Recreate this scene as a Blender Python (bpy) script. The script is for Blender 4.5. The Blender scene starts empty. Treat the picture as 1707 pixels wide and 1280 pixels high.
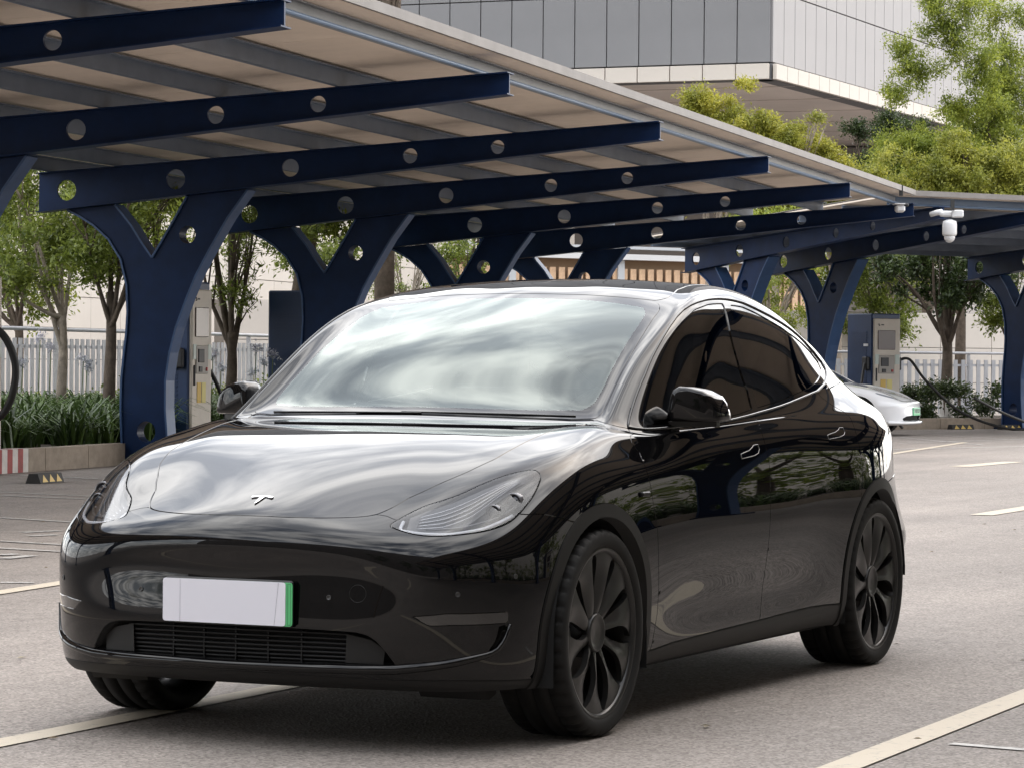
import bpy, math, random
import numpy as np
from mathutils import Matrix, Vector
from mathutils.geometry import tessellate_polygon

random.seed(7)
rng = np.random.default_rng(11)
SC = bpy.context.scene
COL = SC.collection
R = math.radians

# ------------------------------------------------------------------ camera
CX, CY, CZ = 9.5225, 5.0724, 1.2556
YAW, PITCH, ROLL = 3.5814338, -0.0068606, 0.0082459
_d = np.array([math.cos(YAW)*math.cos(PITCH), math.sin(YAW)*math.cos(PITCH), math.sin(PITCH)])
_r = np.array([math.sin(YAW), -math.cos(YAW), 0.0])
_u = np.cross(_r, _d)
_r2 = _r*math.cos(ROLL) + _u*math.sin(ROLL)
_u2 = _u*math.cos(ROLL) - _r*math.sin(ROLL)
cam = bpy.data.cameras.new('camera')
camo = bpy.data.objects.new('camera', cam)
COL.objects.link(camo)
camo.matrix_world = Matrix(((_r2[0], _u2[0], -_d[0], CX), (_r2[1], _u2[1], -_d[1], CY), (_r2[2], _u2[2], -_d[2], CZ), (0, 0, 0, 1)))
cam.sensor_width = 36.0
cam.lens = 5146.49*36/1707
cam.clip_end = 2000
SC.camera = camo

DH = (math.cos(YAW), math.sin(YAW))
RH = (math.sin(YAW), -math.cos(YAW))
def W(a, b, z=0.0):
    """a metres to the right, b metres ahead of where the photographer stood -> world"""
    return (CX + a*RH[0] + b*DH[0], CY + a*RH[1] + b*DH[1], z)
def WD(a, b):
    return (a*RH[0] + b*DH[0], a*RH[1] + b*DH[1])

# ------------------------------------------------------------------ sky, sun, exposure
SUN_EL = R(46)
_sd = WD(0.66, 0.75)                     # horizontal direction towards the sun
SUN_AZ = math.atan2(_sd[1], _sd[0])
world = bpy.data.worlds.new('World')
SC.world = world
world.use_nodes = True
wn, wl = world.node_tree.nodes, world.node_tree.links
bg = wn['Background']
sky = wn.new('ShaderNodeTexSky')
sky.sky_type = 'NISHITA'
sky.sun_disc = False
sky.sun_elevation = SUN_EL
sky.sun_rotation = math.pi/2 - SUN_AZ
sky.altitude = 200
sky.air_density = 1.0
sky.dust_density = 3.2
sky.ozone_density = 1.0
tc = wn.new('ShaderNodeTexCoord')
sp = wn.new('ShaderNodeSeparateXYZ')
wl.new(tc.outputs['Generated'], sp.inputs[0])
# clouds on a flat layer: direction / (height + bias)
zz = wn.new('ShaderNodeMath'); zz.operation = 'MAXIMUM'; zz.inputs[1].default_value = 0.0
wl.new(sp.outputs['Z'], zz.inputs[0])
za = wn.new('ShaderNodeMath'); za.operation = 'ADD'; za.inputs[1].default_value = 0.14
wl.new(zz.outputs[0], za.inputs[0])
dx = wn.new('ShaderNodeMath'); dx.operation = 'DIVIDE'
dy = wn.new('ShaderNodeMath'); dy.operation = 'DIVIDE'
wl.new(sp.outputs['X'], dx.inputs[0]); wl.new(za.outputs[0], dx.inputs[1])
wl.new(sp.outputs['Y'], dy.inputs[0]); wl.new(za.outputs[0], dy.inputs[1])
cb = wn.new('ShaderNodeCombineXYZ')
wl.new(dx.outputs[0], cb.inputs[0]); wl.new(dy.outputs[0], cb.inputs[1])
mp = wn.new('ShaderNodeMapping')
mp.inputs['Rotation'].default_value = (0, 0, R(35))
mp.inputs['Scale'].default_value = (1.0, 2.1, 1.0)
wl.new(cb.outputs[0], mp.inputs[0])
n1 = wn.new('ShaderNodeTexNoise'); n1.inputs['Scale'].default_value = 2.2; n1.inputs['Detail'].default_value = 9; n1.inputs['Roughness'].default_value = 0.55; n1.inputs['Distortion'].default_value = 0.5
wl.new(mp.outputs[0], n1.inputs['Vector'])
cr = wn.new('ShaderNodeValToRGB')
cr.color_ramp.elements[0].position = 0.26; cr.color_ramp.elements[0].color = (0, 0, 0, 1)
cr.color_ramp.elements[1].position = 0.52; cr.color_ramp.elements[1].color = (1, 1, 1, 1)
wl.new(n1.outputs['Fac'], cr.inputs[0])
# cloud brightness varies with a second, softer noise
n2 = wn.new('ShaderNodeTexNoise'); n2.inputs['Scale'].default_value = 2.4; n2.inputs['Detail'].default_value = 9
wl.new(mp.outputs[0], n2.inputs['Vector'])
cr2 = wn.new('ShaderNodeValToRGB')
cr2.color_ramp.elements[0].position = 0.40; cr2.color_ramp.elements[0].color = (5.2, 5.6, 6.3, 1)
cr2.color_ramp.elements[1].position = 0.60; cr2.color_ramp.elements[1].color = (20.5, 20.1, 19.5, 1)
wl.new(n2.outputs['Fac'], cr2.inputs[0])
mx = wn.new('ShaderNodeMix'); mx.data_type = 'RGBA'
wl.new(cr.outputs[0], mx.inputs['Factor'])
wl.new(sky.outputs[0], mx.inputs['A'])
ad = wn.new('ShaderNodeMix'); ad.data_type = 'RGBA'; ad.blend_type = 'ADD'; ad.inputs['Factor'].default_value = 0.55   # clouds glow more towards the sun, as the air does
wl.new(cr2.outputs[0], ad.inputs['A']); wl.new(sky.outputs[0], ad.inputs['B'])
wl.new(ad.outputs['Result'], mx.inputs['B'])
wl.new(mx.outputs['Result'], bg.inputs['Color'])
bg.inputs['Strength'].default_value = 0.135

sun = bpy.data.lights.new('sun', 'SUN')
sun.energy = 0.95
sun.angle = R(100)
sun.color = (1.0, 0.95, 0.87)
suno = bpy.data.objects.new('sun', sun)
COL.objects.link(suno)
_sv = Vector((math.cos(SUN_EL)*math.cos(SUN_AZ), math.cos(SUN_EL)*math.sin(SUN_AZ), math.sin(SUN_EL)))
suno.rotation_euler = _sv.to_track_quat('Z', 'Y').to_euler()
SC.view_settings.view_transform = 'Standard'
SC.view_settings.look = 'None'
SC.view_settings.gamma = 1.0
SC.view_settings.use_curve_mapping = False
SC.view_settings.exposure = 0.52
SC.render.engine = 'CYCLES'
SC.cycles.max_bounces = 8
SC.cycles.transparent_max_bounces = 24
SC.cycles.caustics_reflective = False
SC.cycles.caustics_refractive = False

# ------------------------------------------------------------------ materials
MATS = {}
def mat(name, color=(.5, .5, .5), rough=.5, metal=0.0, noise=None, bump=None, coat=0.0, spec=0.5, ior=1.5, emit=None):
    """noise=(scale, amount) mottles the colour; bump=(scale, strength, distance)"""
    if name in MATS: return MATS[name]
    m = bpy.data.materials.new(name); m.use_nodes = True
    n, l = m.node_tree.nodes, m.node_tree.links
    b = n['Principled BSDF']
    b.inputs['Base Color'].default_value = (*color, 1)
    b.inputs['Roughness'].default_value = rough
    b.inputs['Metallic'].default_value = metal
    b.inputs['IOR'].default_value = ior
    b.inputs['Specular IOR Level'].default_value = spec
    b.inputs['Coat Weight'].default_value = coat
    b.inputs['Coat Roughness'].default_value = 0.02
    if emit: b.inputs['Emission Color'].default_value = (*emit[0], 1); b.inputs['Emission Strength'].default_value = emit[1]
    t = n.new('ShaderNodeTexCoord')
    if noise:
        nz = n.new('ShaderNodeTexNoise'); nz.inputs['Scale'].default_value = noise[0]; nz.inputs['Detail'].default_value = 6; nz.inputs['Roughness'].default_value = .65
        l.new(t.outputs['Object'], nz.inputs['Vector'])
        rp = n.new('ShaderNodeValToRGB')
        k = noise[1]
        rp.color_ramp.elements[0].position = .3; rp.color_ramp.elements[1].position = .7
        rp.color_ramp.elements[0].color = tuple(max(0, c*(1-k)) for c in color) + (1,)
        rp.color_ramp.elements[1].color = tuple(min(1, c*(1+k)) for c in color) + (1,)
        l.new(nz.outputs['Fac'], rp.inputs[0]); l.new(rp.outputs[0], b.inputs['Base Color'])
    if bump:
        nb = n.new('ShaderNodeTexNoise'); nb.inputs['Scale'].default_value = bump[0]; nb.inputs['Detail'].default_value = 4
        l.new(t.outputs['Object'], nb.inputs['Vector'])
        bp = n.new('ShaderNodeBump'); bp.inputs['Strength'].default_value = bump[1]; bp.inputs['Distance'].default_value = bump[2]
        l.new(nb.outputs['Fac'], bp.inputs['Height']); l.new(bp.outputs[0], b.inputs['Normal'])
    MATS[name] = m
    return m

def glass_mat(name, tint, ior=1.5, rough=0.0, refl=(1, 1, 1)):
    """thin tinted sheet: clear (tinted) where seen straight on, mirror-like at grazing angles"""
    if name in MATS: return MATS[name]
    m = bpy.data.materials.new(name); m.use_nodes = True
    n, l = m.node_tree.nodes, m.node_tree.links
    n.remove(n['Principled BSDF'])
    out = n['Material Output']
    tr = n.new('ShaderNodeBsdfTransparent'); tr.inputs[0].default_value = (*tint, 1)
    gl = n.new('ShaderNodeBsdfGlossy'); gl.inputs['Roughness'].default_value = rough; gl.inputs['Color'].default_value = (*refl, 1)
    fr = n.new('ShaderNodeFresnel'); fr.inputs['IOR'].default_value = ior
    ms = n.new('ShaderNodeMixShader')
    l.new(fr.outputs[0], ms.inputs[0]); l.new(tr.outputs[0], ms.inputs[1]); l.new(gl.outputs[0], ms.inputs[2])
    l.new(ms.outputs[0], out.inputs['Surface'])
    MATS[name] = m
    return m

def leaf_mat(name, c1, c2, trans=.35, rough=.45):
    if name in MATS: return MATS[name]
    m = bpy.data.materials.new(name); m.use_nodes = True
    n, l = m.node_tree.nodes, m.node_tree.links
    b = n['Principled BSDF']; out = n['Material Output']
    g = n.new('ShaderNodeNewGeometry')
    rp = n.new('ShaderNodeValToRGB')
    rp.color_ramp.elements[0].color = (*c1, 1); rp.color_ramp.elements[1].color = (*c2, 1)
    l.new(g.outputs['Random Per Island'], rp.inputs[0])
    l.new(rp.outputs[0], b.inputs['Base Color'])
    b.inputs['Roughness'].default_value = rough
    tcn = n.new('ShaderNodeTexCoord'); nz = n.new('ShaderNodeTexNoise'); nz.inputs['Scale'].default_value = 1.5; nz.inputs['Detail'].default_value = 3
    l.new(tcn.outputs['Object'], nz.inputs['Vector'])
    r2 = n.new('ShaderNodeValToRGB'); r2.color_ramp.elements[0].position = .36; r2.color_ramp.elements[1].position = .62
    r2.color_ramp.elements[0].color = (.66, .72, .64, 1); r2.color_ramp.elements[1].color = (1.22, 1.18, 1.08, 1)
    l.new(nz.outputs['Fac'], r2.inputs[0])
    mm = n.new('ShaderNodeMix'); mm.data_type = 'RGBA'; mm.blend_type = 'MULTIPLY'; mm.inputs['Factor'].default_value = 1.0   # patchy tone imitates the light and dark clumps of a crown
    l.new(rp.outputs[0], mm.inputs['A']); l.new(r2.outputs[0], mm.inputs['B'])
    l.new(mm.outputs['Result'], b.inputs['Base Color'])
    t = n.new('ShaderNodeBsdfTranslucent'); l.new(mm.outputs['Result'], t.inputs[0])
    ms = n.new('ShaderNodeMixShader'); ms.inputs[0].default_value = trans
    l.new(b.outputs[0], ms.inputs[1]); l.new(t.outputs[0], ms.inputs[2])
    l.new(ms.outputs[0], out.inputs['Surface'])
    MATS[name] = m
    return m

# ------------------------------------------------------------------ object helpers
def tag(o, label=None, cat=None, group=None, kind=None):
    if label: o['label'] = label
    if cat: o['category'] = cat
    if group: o['group'] = group
    if kind: o['kind'] = kind
    return o
def empty(name, loc=(0, 0, 0), rz=0.0, label=None, cat=None, group=None):
    o = bpy.data.objects.new(name, None); COL.objects.link(o)
    o.location = loc; o.rotation_euler = (0, 0, rz)
    o.empty_display_size = .2
    return tag(o, label, cat, group)
def link(name, me, parent=None, loc=None, rot=None):
    o = bpy.data.objects.new(name, me); COL.objects.link(o)
    if parent: o.parent = parent
    if loc is not None: o.location = loc
    if rot is not None: o.rotation_euler = rot
    return o
def copy_tree(o, parent=None):
    c = o.copy(); COL.objects.link(c); c.parent = parent
    for ch in list(o.children): copy_tree(ch, c)
    return c

class MB:
    """collects shapes into one mesh"""
    def __init__(s): s.v = []; s.f = []; s.sm = []; s.mi = []; s.cur = 0
    def add(s, vs, fs, smooth=False):
        k = len(s.v); s.v += [tuple(map(float, q)) for q in vs]
        for f in fs: s.f.append(tuple(i+k for i in f)); s.sm.append(smooth); s.mi.append(s.cur)
    def box(s, c, d, rz=0.0, bevel=0.0):
        hx, hy, hz = d[0]/2, d[1]/2, d[2]/2
        co, si = math.cos(rz), math.sin(rz)
        if bevel <= 0:
            vs = [(x, y, z) for x in (-hx, hx) for y in (-hy, hy) for z in (-hz, hz)]
            fs = [(0, 1, 3, 2), (4, 6, 7, 5), (0, 4, 5, 1), (2, 3, 7, 6), (0, 2, 6, 4), (1, 5, 7, 3)]
        else:
            e = min(bevel, hx*.9, hy*.9, hz*.9)
            vs = []; idx = {}
            for sx in (-1, 1):
                for sy in (-1, 1):
                    for sz in (-1, 1):
                        for ax in range(3):
                            q = [sx*(hx-e), sy*(hy-e), sz*(hz-e)]
                            q[ax] = (sx*hx, sy*hy, sz*hz)[ax]
                            idx[(sx, sy, sz, ax)] = len(vs); vs.append(tuple(q))
            fs = []
            for ax in range(3):
                o = [a for a in range(3) if a != ax]
                for sg in (-1, 1):
                    quad = []
                    for p, q in ((-1, -1), (1, -1), (1, 1), (-1, 1)):
                        t = [0, 0, 0]; t[ax] = sg; t[o[0]] = p; t[o[1]] = q
                        quad.append(idx[(*t, ax)])
                    flip = (sg < 0) != (ax == 1)
                    fs.append(tuple(quad[::-1] if flip else quad))
            for ax in range(3):      # edges along axis ax
                o = [a for a in range(3) if a != ax]
                for p in (-1, 1):
                    for q in (-1, 1):
                        def k(sg, face):
                            t = [0, 0, 0]; t[ax] = sg; t[o[0]] = p; t[o[1]] = q
                            return idx[(*t, face)]
                        quad = (k(-1, o[0]), k(1, o[0]), k(1, o[1]), k(-1, o[1]))
                        fs.append(quad if (p*q > 0) == (ax != 1) else quad[::-1])
            for sx in (-1, 1):
                for sy in (-1, 1):
                    for sz in (-1, 1):
                        t = tuple(idx[(sx, sy, sz, a)] for a in range(3))
                        fs.append(t if sx*sy*sz > 0 else t[::-1])
        s.add([(c[0]+x*co-y*si, c[1]+x*si+y*co, c[2]+z) for x, y, z in vs], fs)
        return s
    def prism(s, outline, holes, y0, y1, fr=None):
        """outline and holes in (x,z), extruded from y0 to y1; fr maps (x,y,z) to the final place"""
        fr = fr or (lambda x, y, z: (x, y, z))
        loops = [outline] + list(holes)
        pts = [q for lp in loops for q in lp]
        tris = tessellate_polygon([[Vector((q[0], q[1], 0)) for q in lp] for lp in loops])
        n = len(pts)
        fs = []
        for a, b, c in tris:
            A, B, Cc = pts[a], pts[b], pts[c]
            ar = (B[0]-A[0])*(Cc[1]-A[1]) - (B[1]-A[1])*(Cc[0]-A[0])
            if ar < 0: b, c = c, b
            fs.append((a, b, c)); fs.append((n+a, n+c, n+b))
        k = 0
        for lp in loops:
            m = len(lp)
            ar = sum(lp[i][0]*lp[(i+1) % m][1]-lp[(i+1) % m][0]*lp[i][1] for i in range(m))
            for i in range(m):
                q = (k+i, k+(i+1) % m, n+k+(i+1) % m, n+k+i)
                ccw = ar > 0
                if lp is not outline: ccw = not ccw if ar > 0 else True
                if lp is not outline: ccw = ar < 0
                fs.append(q[::-1] if ccw else q)
            k += m
        s.add([fr(x, y0, z) for x, z in pts] + [fr(x, y1, z) for x, z in pts], fs)
        return s
    def tube(s, pts, rad, n=8, closed=False, cap=True):
        P = [Vector(p) for p in pts]; m = len(P)
        rr = rad if hasattr(rad, '__len__') else [rad]*m
        vs = []; up = None
        for i, p in enumerate(P):
            t = (P[(i+1) % m if closed else min(i+1, m-1)] - P[(i-1) % m if closed else max(i-1, 0)])
            if t.length < 1e-9: t = Vector((0, 0, 1))
            t.normalize()
            if up is None:
                up = t.orthogonal().normalized()
            up = (up - t*up.dot(t))
            up = up.normalized() if up.length > 1e-6 else t.orthogonal().normalized()
            w = t.cross(up)
            for k in range(n):
                a = 2*math.pi*k/n
                vs.append(p + (up*math.cos(a) + w*math.sin(a))*rr[i])
        fs = []
        for i in range(m if closed else m-1):
            for k in range(n):
                j = (i+1) % m
                fs.append((i*n+k, i*n+(k+1) % n, j*n+(k+1) % n, j*n+k))
        if cap and not closed:
            fs.append(tuple(range(n))[::-1]); fs.append(tuple((m-1)*n+k for k in range(n)))
        s.add(vs, fs, True)
        return s
    def lathe(s, prof, n=48, fr=None, smooth=True, closed=False):
        """prof = [(r, h)], turned about the local y axis; fr maps (x,y,z)"""
        fr = fr or (lambda x, y, z: (x, y, z))
        vs = []
        for r_, h in prof:
            for k in range(n):
                a = 2*math.pi*k/n
                vs.append(fr(r_*math.cos(a), h, r_*math.sin(a)))
        fs = []
        m = len(prof)
        for i in range(m if closed else m-1):
            j = (i+1) % m
            for k in range(n):
                fs.append((i*n+k, i*n+(k+1) % n, j*n+(k+1) % n, j*n+k))
        s.add(vs, fs, smooth)
        return s
    def ball(s, c, r, n=12, sc=(1, 1, 1)):
        vs = []; fs = []
        for i in range(n//2+1):
            th = math.pi*i/(n//2)
            for k in range(n):
                a = 2*math.pi*k/n
                vs.append((c[0]+r*sc[0]*math.sin(th)*math.cos(a), c[1]+r*sc[1]*math.sin(th)*math.sin(a), c[2]+r*sc[2]*math.cos(th)))
        for i in range(n//2):
            for k in range(n):
                fs.append((i*n+k, (i+1)*n+k, (i+1)*n+(k+1) % n, i*n+(k+1) % n))
        s.add(vs, fs, True)
        return s
    def mesh(s, name, *mats):
        me = bpy.data.meshes.new(name)
        me.from_pydata(s.v, [], s.f)
        me.polygons.foreach_set('use_smooth', s.sm)
        me.polygons.foreach_set('material_index', s.mi)
        for m in mats: me.materials.append(m)
        me.update()
        return me
    def build(s, name, m, parent=None, loc=None, rot=None):
        mats = m if isinstance(m, (list, tuple)) else [m]
        return link(name, s.mesh(name, *mats), parent, loc, rot)

def np_mesh(name, verts, quads, m, smooth=False):
    """fast mesh from numpy arrays (all quads or all tris)"""
    k = quads.shape[1]
    me = bpy.data.meshes.new(name)
    me.vertices.add(len(verts)); me.vertices.foreach_set('co', verts.astype(np.float32).ravel())
    me.loops.add(quads.size); me.loops.foreach_set('vertex_index', quads.astype(np.int32).ravel())
    me.polygons.add(len(quads)); me.polygons.foreach_set('loop_start', np.arange(0, quads.size, k, dtype=np.int32))
    me.polygons.foreach_set('use_smooth', np.full(len(quads), smooth))
    me.materials.append(m)
    me.update(calc_edges=True)
    return me
def circ(x, z, r, n=24, sx=1.0):
    return [(x+r*sx*math.cos(2*math.pi*k/n), z+r*math.sin(2*math.pi*k/n)) for k in range(n)]
def rot2(v, a):
    return (v[0]*math.cos(a)-v[1]*math.sin(a), v[0]*math.sin(a)+v[1]*math.cos(a))

# ================================================================== GROUND
def asphalt_mat():
    m = bpy.data.materials.new('asphalt'); m.use_nodes = True
    n, l = m.node_tree.nodes, m.node_tree.links
    b = n['Principled BSDF']
    t = n.new('ShaderNodeTexCoord')
    def noise(sc, det=4, rough=.6):
        q = n.new('ShaderNodeTexNoise'); q.inputs['Scale'].default_value = sc; q.inputs['Detail'].default_value = det; q.inputs['Roughness'].default_value = rough
        l.new(t.outputs['Object'], q.inputs['Vector']); return q
    def ramp(src, p0, c0, p1, c1):
        r = n.new('ShaderNodeValToRGB'); r.color_ramp.elements[0].position = p0; r.color_ramp.elements[1].position = p1
        r.color_ramp.elements[0].color = (*c0, 1); r.color_ramp.elements[1].color = (*c1, 1); l.new(src, r.inputs[0]); return r
    def mul(a, bb, fac=1.0, mode='MULTIPLY'):
        q = n.new('ShaderNodeMix'); q.data_type = 'RGBA'; q.blend_type = mode; q.inputs['Factor'].default_value = fac
        l.new(a, q.inputs['A']); l.new(bb, q.inputs['B']); return q.outputs['Result']
    vo = n.new('ShaderNodeTexVoronoi'); vo.inputs['Scale'].default_value = 95; l.new(t.outputs['Object'], vo.inputs['Vector'])
    chips = n.new('ShaderNodeSeparateColor'); l.new(vo.outputs['Color'], chips.inputs[0])
    base = ramp(chips.outputs[0], 0.0, (.168, .147, .131), 1.0, (.380, .339, .307))
    big = ramp(noise(.35, 5).outputs['Fac'], .3, (.80, .80, .80), .72, (1.12, 1.10, 1.08))
    mid = ramp(noise(6, 6, .7).outputs['Fac'], .25, (.84, .84, .84), .75, (1.10, 1.10, 1.10))
    # tyre-polished streaks along the lane
    mpn = n.new('ShaderNodeMapping'); mpn.inputs['Rotation'].default_value = (0, 0, R(-9)); mpn.inputs['Scale'].default_value = (.12, 1.6, 1)
    l.new(t.outputs['Object'], mpn.inputs[0])
    st = n.new('ShaderNodeTexNoise'); st.inputs['Scale'].default_value = 1.2; st.inputs['Detail'].default_value = 4; l.new(mpn.outputs[0], st.inputs['Vector'])
    streak = ramp(st.outputs['Fac'], .35, (.88, .88, .88), .7, (1.06, 1.06, 1.06))
    spots = ramp(noise(1.7, 4).outputs['Fac'], .66, (1, 1, 1), .76, (.74, .73, .72))
    c = mul(mul(mul(mul(base.outputs[0], big.outputs[0]), mid.outputs[0]), streak.outputs[0]), spots.outputs[0])
    l.new(c, b.inputs['Base Color'])
    b.inputs['Roughness'].default_value = .78
    bp = n.new('ShaderNodeBump'); bp.inputs['Strength'].default_value = .55; bp.inputs['Distance'].default_value = .004
    l.new(vo.outputs['Distance'], bp.inputs['Height']); l.new(bp.outputs[0], b.inputs['Normal'])
    return m
ASPH = asphalt_mat()
g = MB(); gx = [-260, -60, -20, 0, 20, 60, 260]
g.add([(x, y, 0) for x in gx for y in gx], [(i*7+j, (i+1)*7+j, (i+1)*7+j+1, i*7+j+1) for i in range(6) for j in range(6)])
tag(g.build('asphalt_ground', ASPH), kind='structure')

E1A = R(16.5); E1 = (math.sin(E1A), math.cos(E1A)); N1 = (-math.cos(E1A), math.sin(E1A))   # along / towards the back of the long carport, in (right, ahead)
TIP0 = (1.658-2*6*E1[0], 35-2*6*E1[1])
def F1(s, m, z=0.0):
    """point of the long carport: s behind the eave line, m along it from frame 0"""
    return W(TIP0[0]+E1[0]*m+N1[0]*s, TIP0[1]+E1[1]*m+N1[1]*s, z)
E2A = R(58); E2 = (math.sin(E2A), math.cos(E2A)); N2 = (-math.cos(E2A), math.sin(E2A))
TIP2 = (4.1-6.24*N2[0], 58.5-6.24*N2[1])
def F2(s, m, z=0.0):
    return W(TIP2[0]+E2[0]*m+N2[0]*s, TIP2[1]+E2[1]*m+N2[1]*s, z)

def paint_mat(name, col, wear):
    m = bpy.data.materials.new(name); m.use_nodes = True
    n, l = m.node_tree.nodes, m.node_tree.links
    b = n['Principled BSDF']; t = n.new('ShaderNodeTexCoord')
    q = n.new('ShaderNodeTexNoise'); q.inputs['Scale'].default_value = 16; q.inputs['Detail'].default_value = 10; q.inputs['Roughness'].default_value = .8
    l.new(t.outputs['Object'], q.inputs['Vector'])
    r = n.new('ShaderNodeValToRGB'); r.color_ramp.elements[0].position = wear; r.color_ramp.elements[1].position = wear+.14
    r.color_ramp.elements[0].color = (.20, .19, .18, 1); r.color_ramp.elements[1].color = (*col, 1)
    l.new(q.outputs['Fac'], r.inputs[0]); l.new(r.outputs[0], b.inputs['Base Color'])
    vo = n.new('ShaderNodeTexVoronoi'); vo.inputs['Scale'].default_value = 120; l.new(t.outputs['Object'], vo.inputs['Vector'])
    bp = n.new('ShaderNodeBump'); bp.inputs['Strength'].default_value = .35; bp.inputs['Distance'].default_value = .003
    l.new(vo.outputs['Distance'], bp.inputs['Height']); l.new(bp.outputs[0], b.inputs['Normal'])
    b.inputs['Roughness'].default_value = .7
    return m
CREAM = paint_mat('cream_road_paint', (.54, .47, .37), .31)
WHITE = paint_mat('white_road_paint', (.52, .50, .47), .38)
_nl = [0]
def line(p, q, w, m, name='road_marking'):
    """painted line between two (right, ahead) points"""
    _nl[0] += 1
    P, Q = Vector(W(*p)), Vector(W(*q)); d = (Q-P).normalized(); s = Vector((-d.y, d.x, 0))*w/2
    n = max(1, int((Q-P).length/2)); z = .004+.0006*(_nl[0] % 5)
    vs = []
    for k in range(n+1):
        c = P+(Q-P)*k/n
        vs += [(c.x+s.x, c.y+s.y, z), (c.x-s.x, c.y-s.y, z)]
    b = MB(); b.add(vs, [(2*k, 2*k+1, 2*k+3, 2*k+2) for k in range(n)])
    return tag(b.build(name, m), kind='structure')
hd = R(23.4)
def along(p, t, a=hd): return (p[0]+math.sin(a)*t, p[1]+math.cos(a)*t)
# the bay the car stands in
pl0 = (-1.69, 10.0)
line(along(pl0, -9), along(pl0, 5.2), .125, CREAM)
pr0 = (1.20, 10.0)
line(along(pr0, -9), along(pr0, 3.4), .125, CREAM)
# front line of the bays below the long carport and the dividers between them
bl = (-2.72, 16.6)
line(along(bl, -14, E1A), along(bl, 36, E1A), .13, CREAM)
def px_line(x0, y0, x1, y1, w, m):
    def g_(x, y):
        b = CZ*5146.49/(y-604-(x-853)*.00825); return ((x-853)/5146.49*b, b)
    line(g_(x0, y0), g_(x1, y1), w, m)
for x0, y0, x1, y1 in ((-300, 775, 163, 797.6), (-300, 806, 300, 833), (-300, 812, 300, 838), (-300, 845, 300, 880), (-300, 884, 300, 919), (-300, 897, 300, 930), (-300, 967, 58, 971)):
    px_line(x0, y0, x1, y1, .07, WHITE)
# worn stencils between the bays
for x0, y0, x1, y1 in ((38, 887, 100, 884), (50, 893, 96, 891), (0, 925, 30, 923), (8, 931, 55, 926)):
    px_line(x0, y0, x1, y1, .10, WHITE)
# markings on the far right
for x0, y0, x1, y1, w, m in ((1490, 748, 1800, 741, .12, WHITE), (1500, 738, 1800, 727, .07, WHITE), (1500, 728, 1640, 741, .06, WHITE), (1560, 724, 1790, 738, .06, WHITE), (1500, 735, 1760, 736, .06, WHITE), (1590, 1240, 1800, 1257, .055, WHITE), (1600, 777, 1690, 769, .28, CREAM), (1637, 858, 1800, 832, .20, CREAM)):
    px_line(x0, y0, x1, y1, w, m)

# ================================================================== CARPORTS
BLUE = mat('carport_blue', (.005, .0205, .070), .42, spec=.2, noise=(3.0, .22))
BLUE2 = mat('carport_flange_blue', (.030, .075, .18), .42, noise=(3.0, .2))
PURL = mat('purlin_grey', (.14, .175, .235), .45, noise=(2.0, .18))
ROOFU = mat('roof_panel_beige', (.86, .745, .63), .75, noise=(.9, .10))
ROOFT = mat('roof_edge_grey', (.22, .20, .185), .6, noise=(2.0, .15))
BOLT = mat('bolt_dark', (.03, .03, .03), .5)
TB, TT, RB, RT, BL = 3.785, 4.0, 3.01, 3.485, 7.68     # beam: tip bottom/top, rear bottom/top, length
def zb(s): return TB+(RB-TB)*s/BL
def zt(s): return TT+(RT-TT)*s/BL
COLR = [(5.0, 3.27), (5.25, 2.94), (5.47, 2.58), (5.65, 2.26), (5.77, 1.98), (5.90, 1.64), (5.98, 1.34), (6.03, 1.01), (6.03, .67), (6.0, .31), (5.96, 0.0)]
COLL = [(6.60, 0.0), (6.59, .3), (6.605, .65), (6.60, 1.0), (6.575, 1.28), (6.54, 1.56), (6.525, 1.82), (6.54, 2.14), (6.62, 2.45), (6.78, 2.69), (6.98, 2.86), (7.17, 2.97), (7.32, 3.04)]
COLI = [(6.70, 3.10), (6.49, 2.86), (6.35, 2.65), (6.215, 2.47), (6.07, 2.70), (5.90, 2.98), (5.77, 3.20)]
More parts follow.
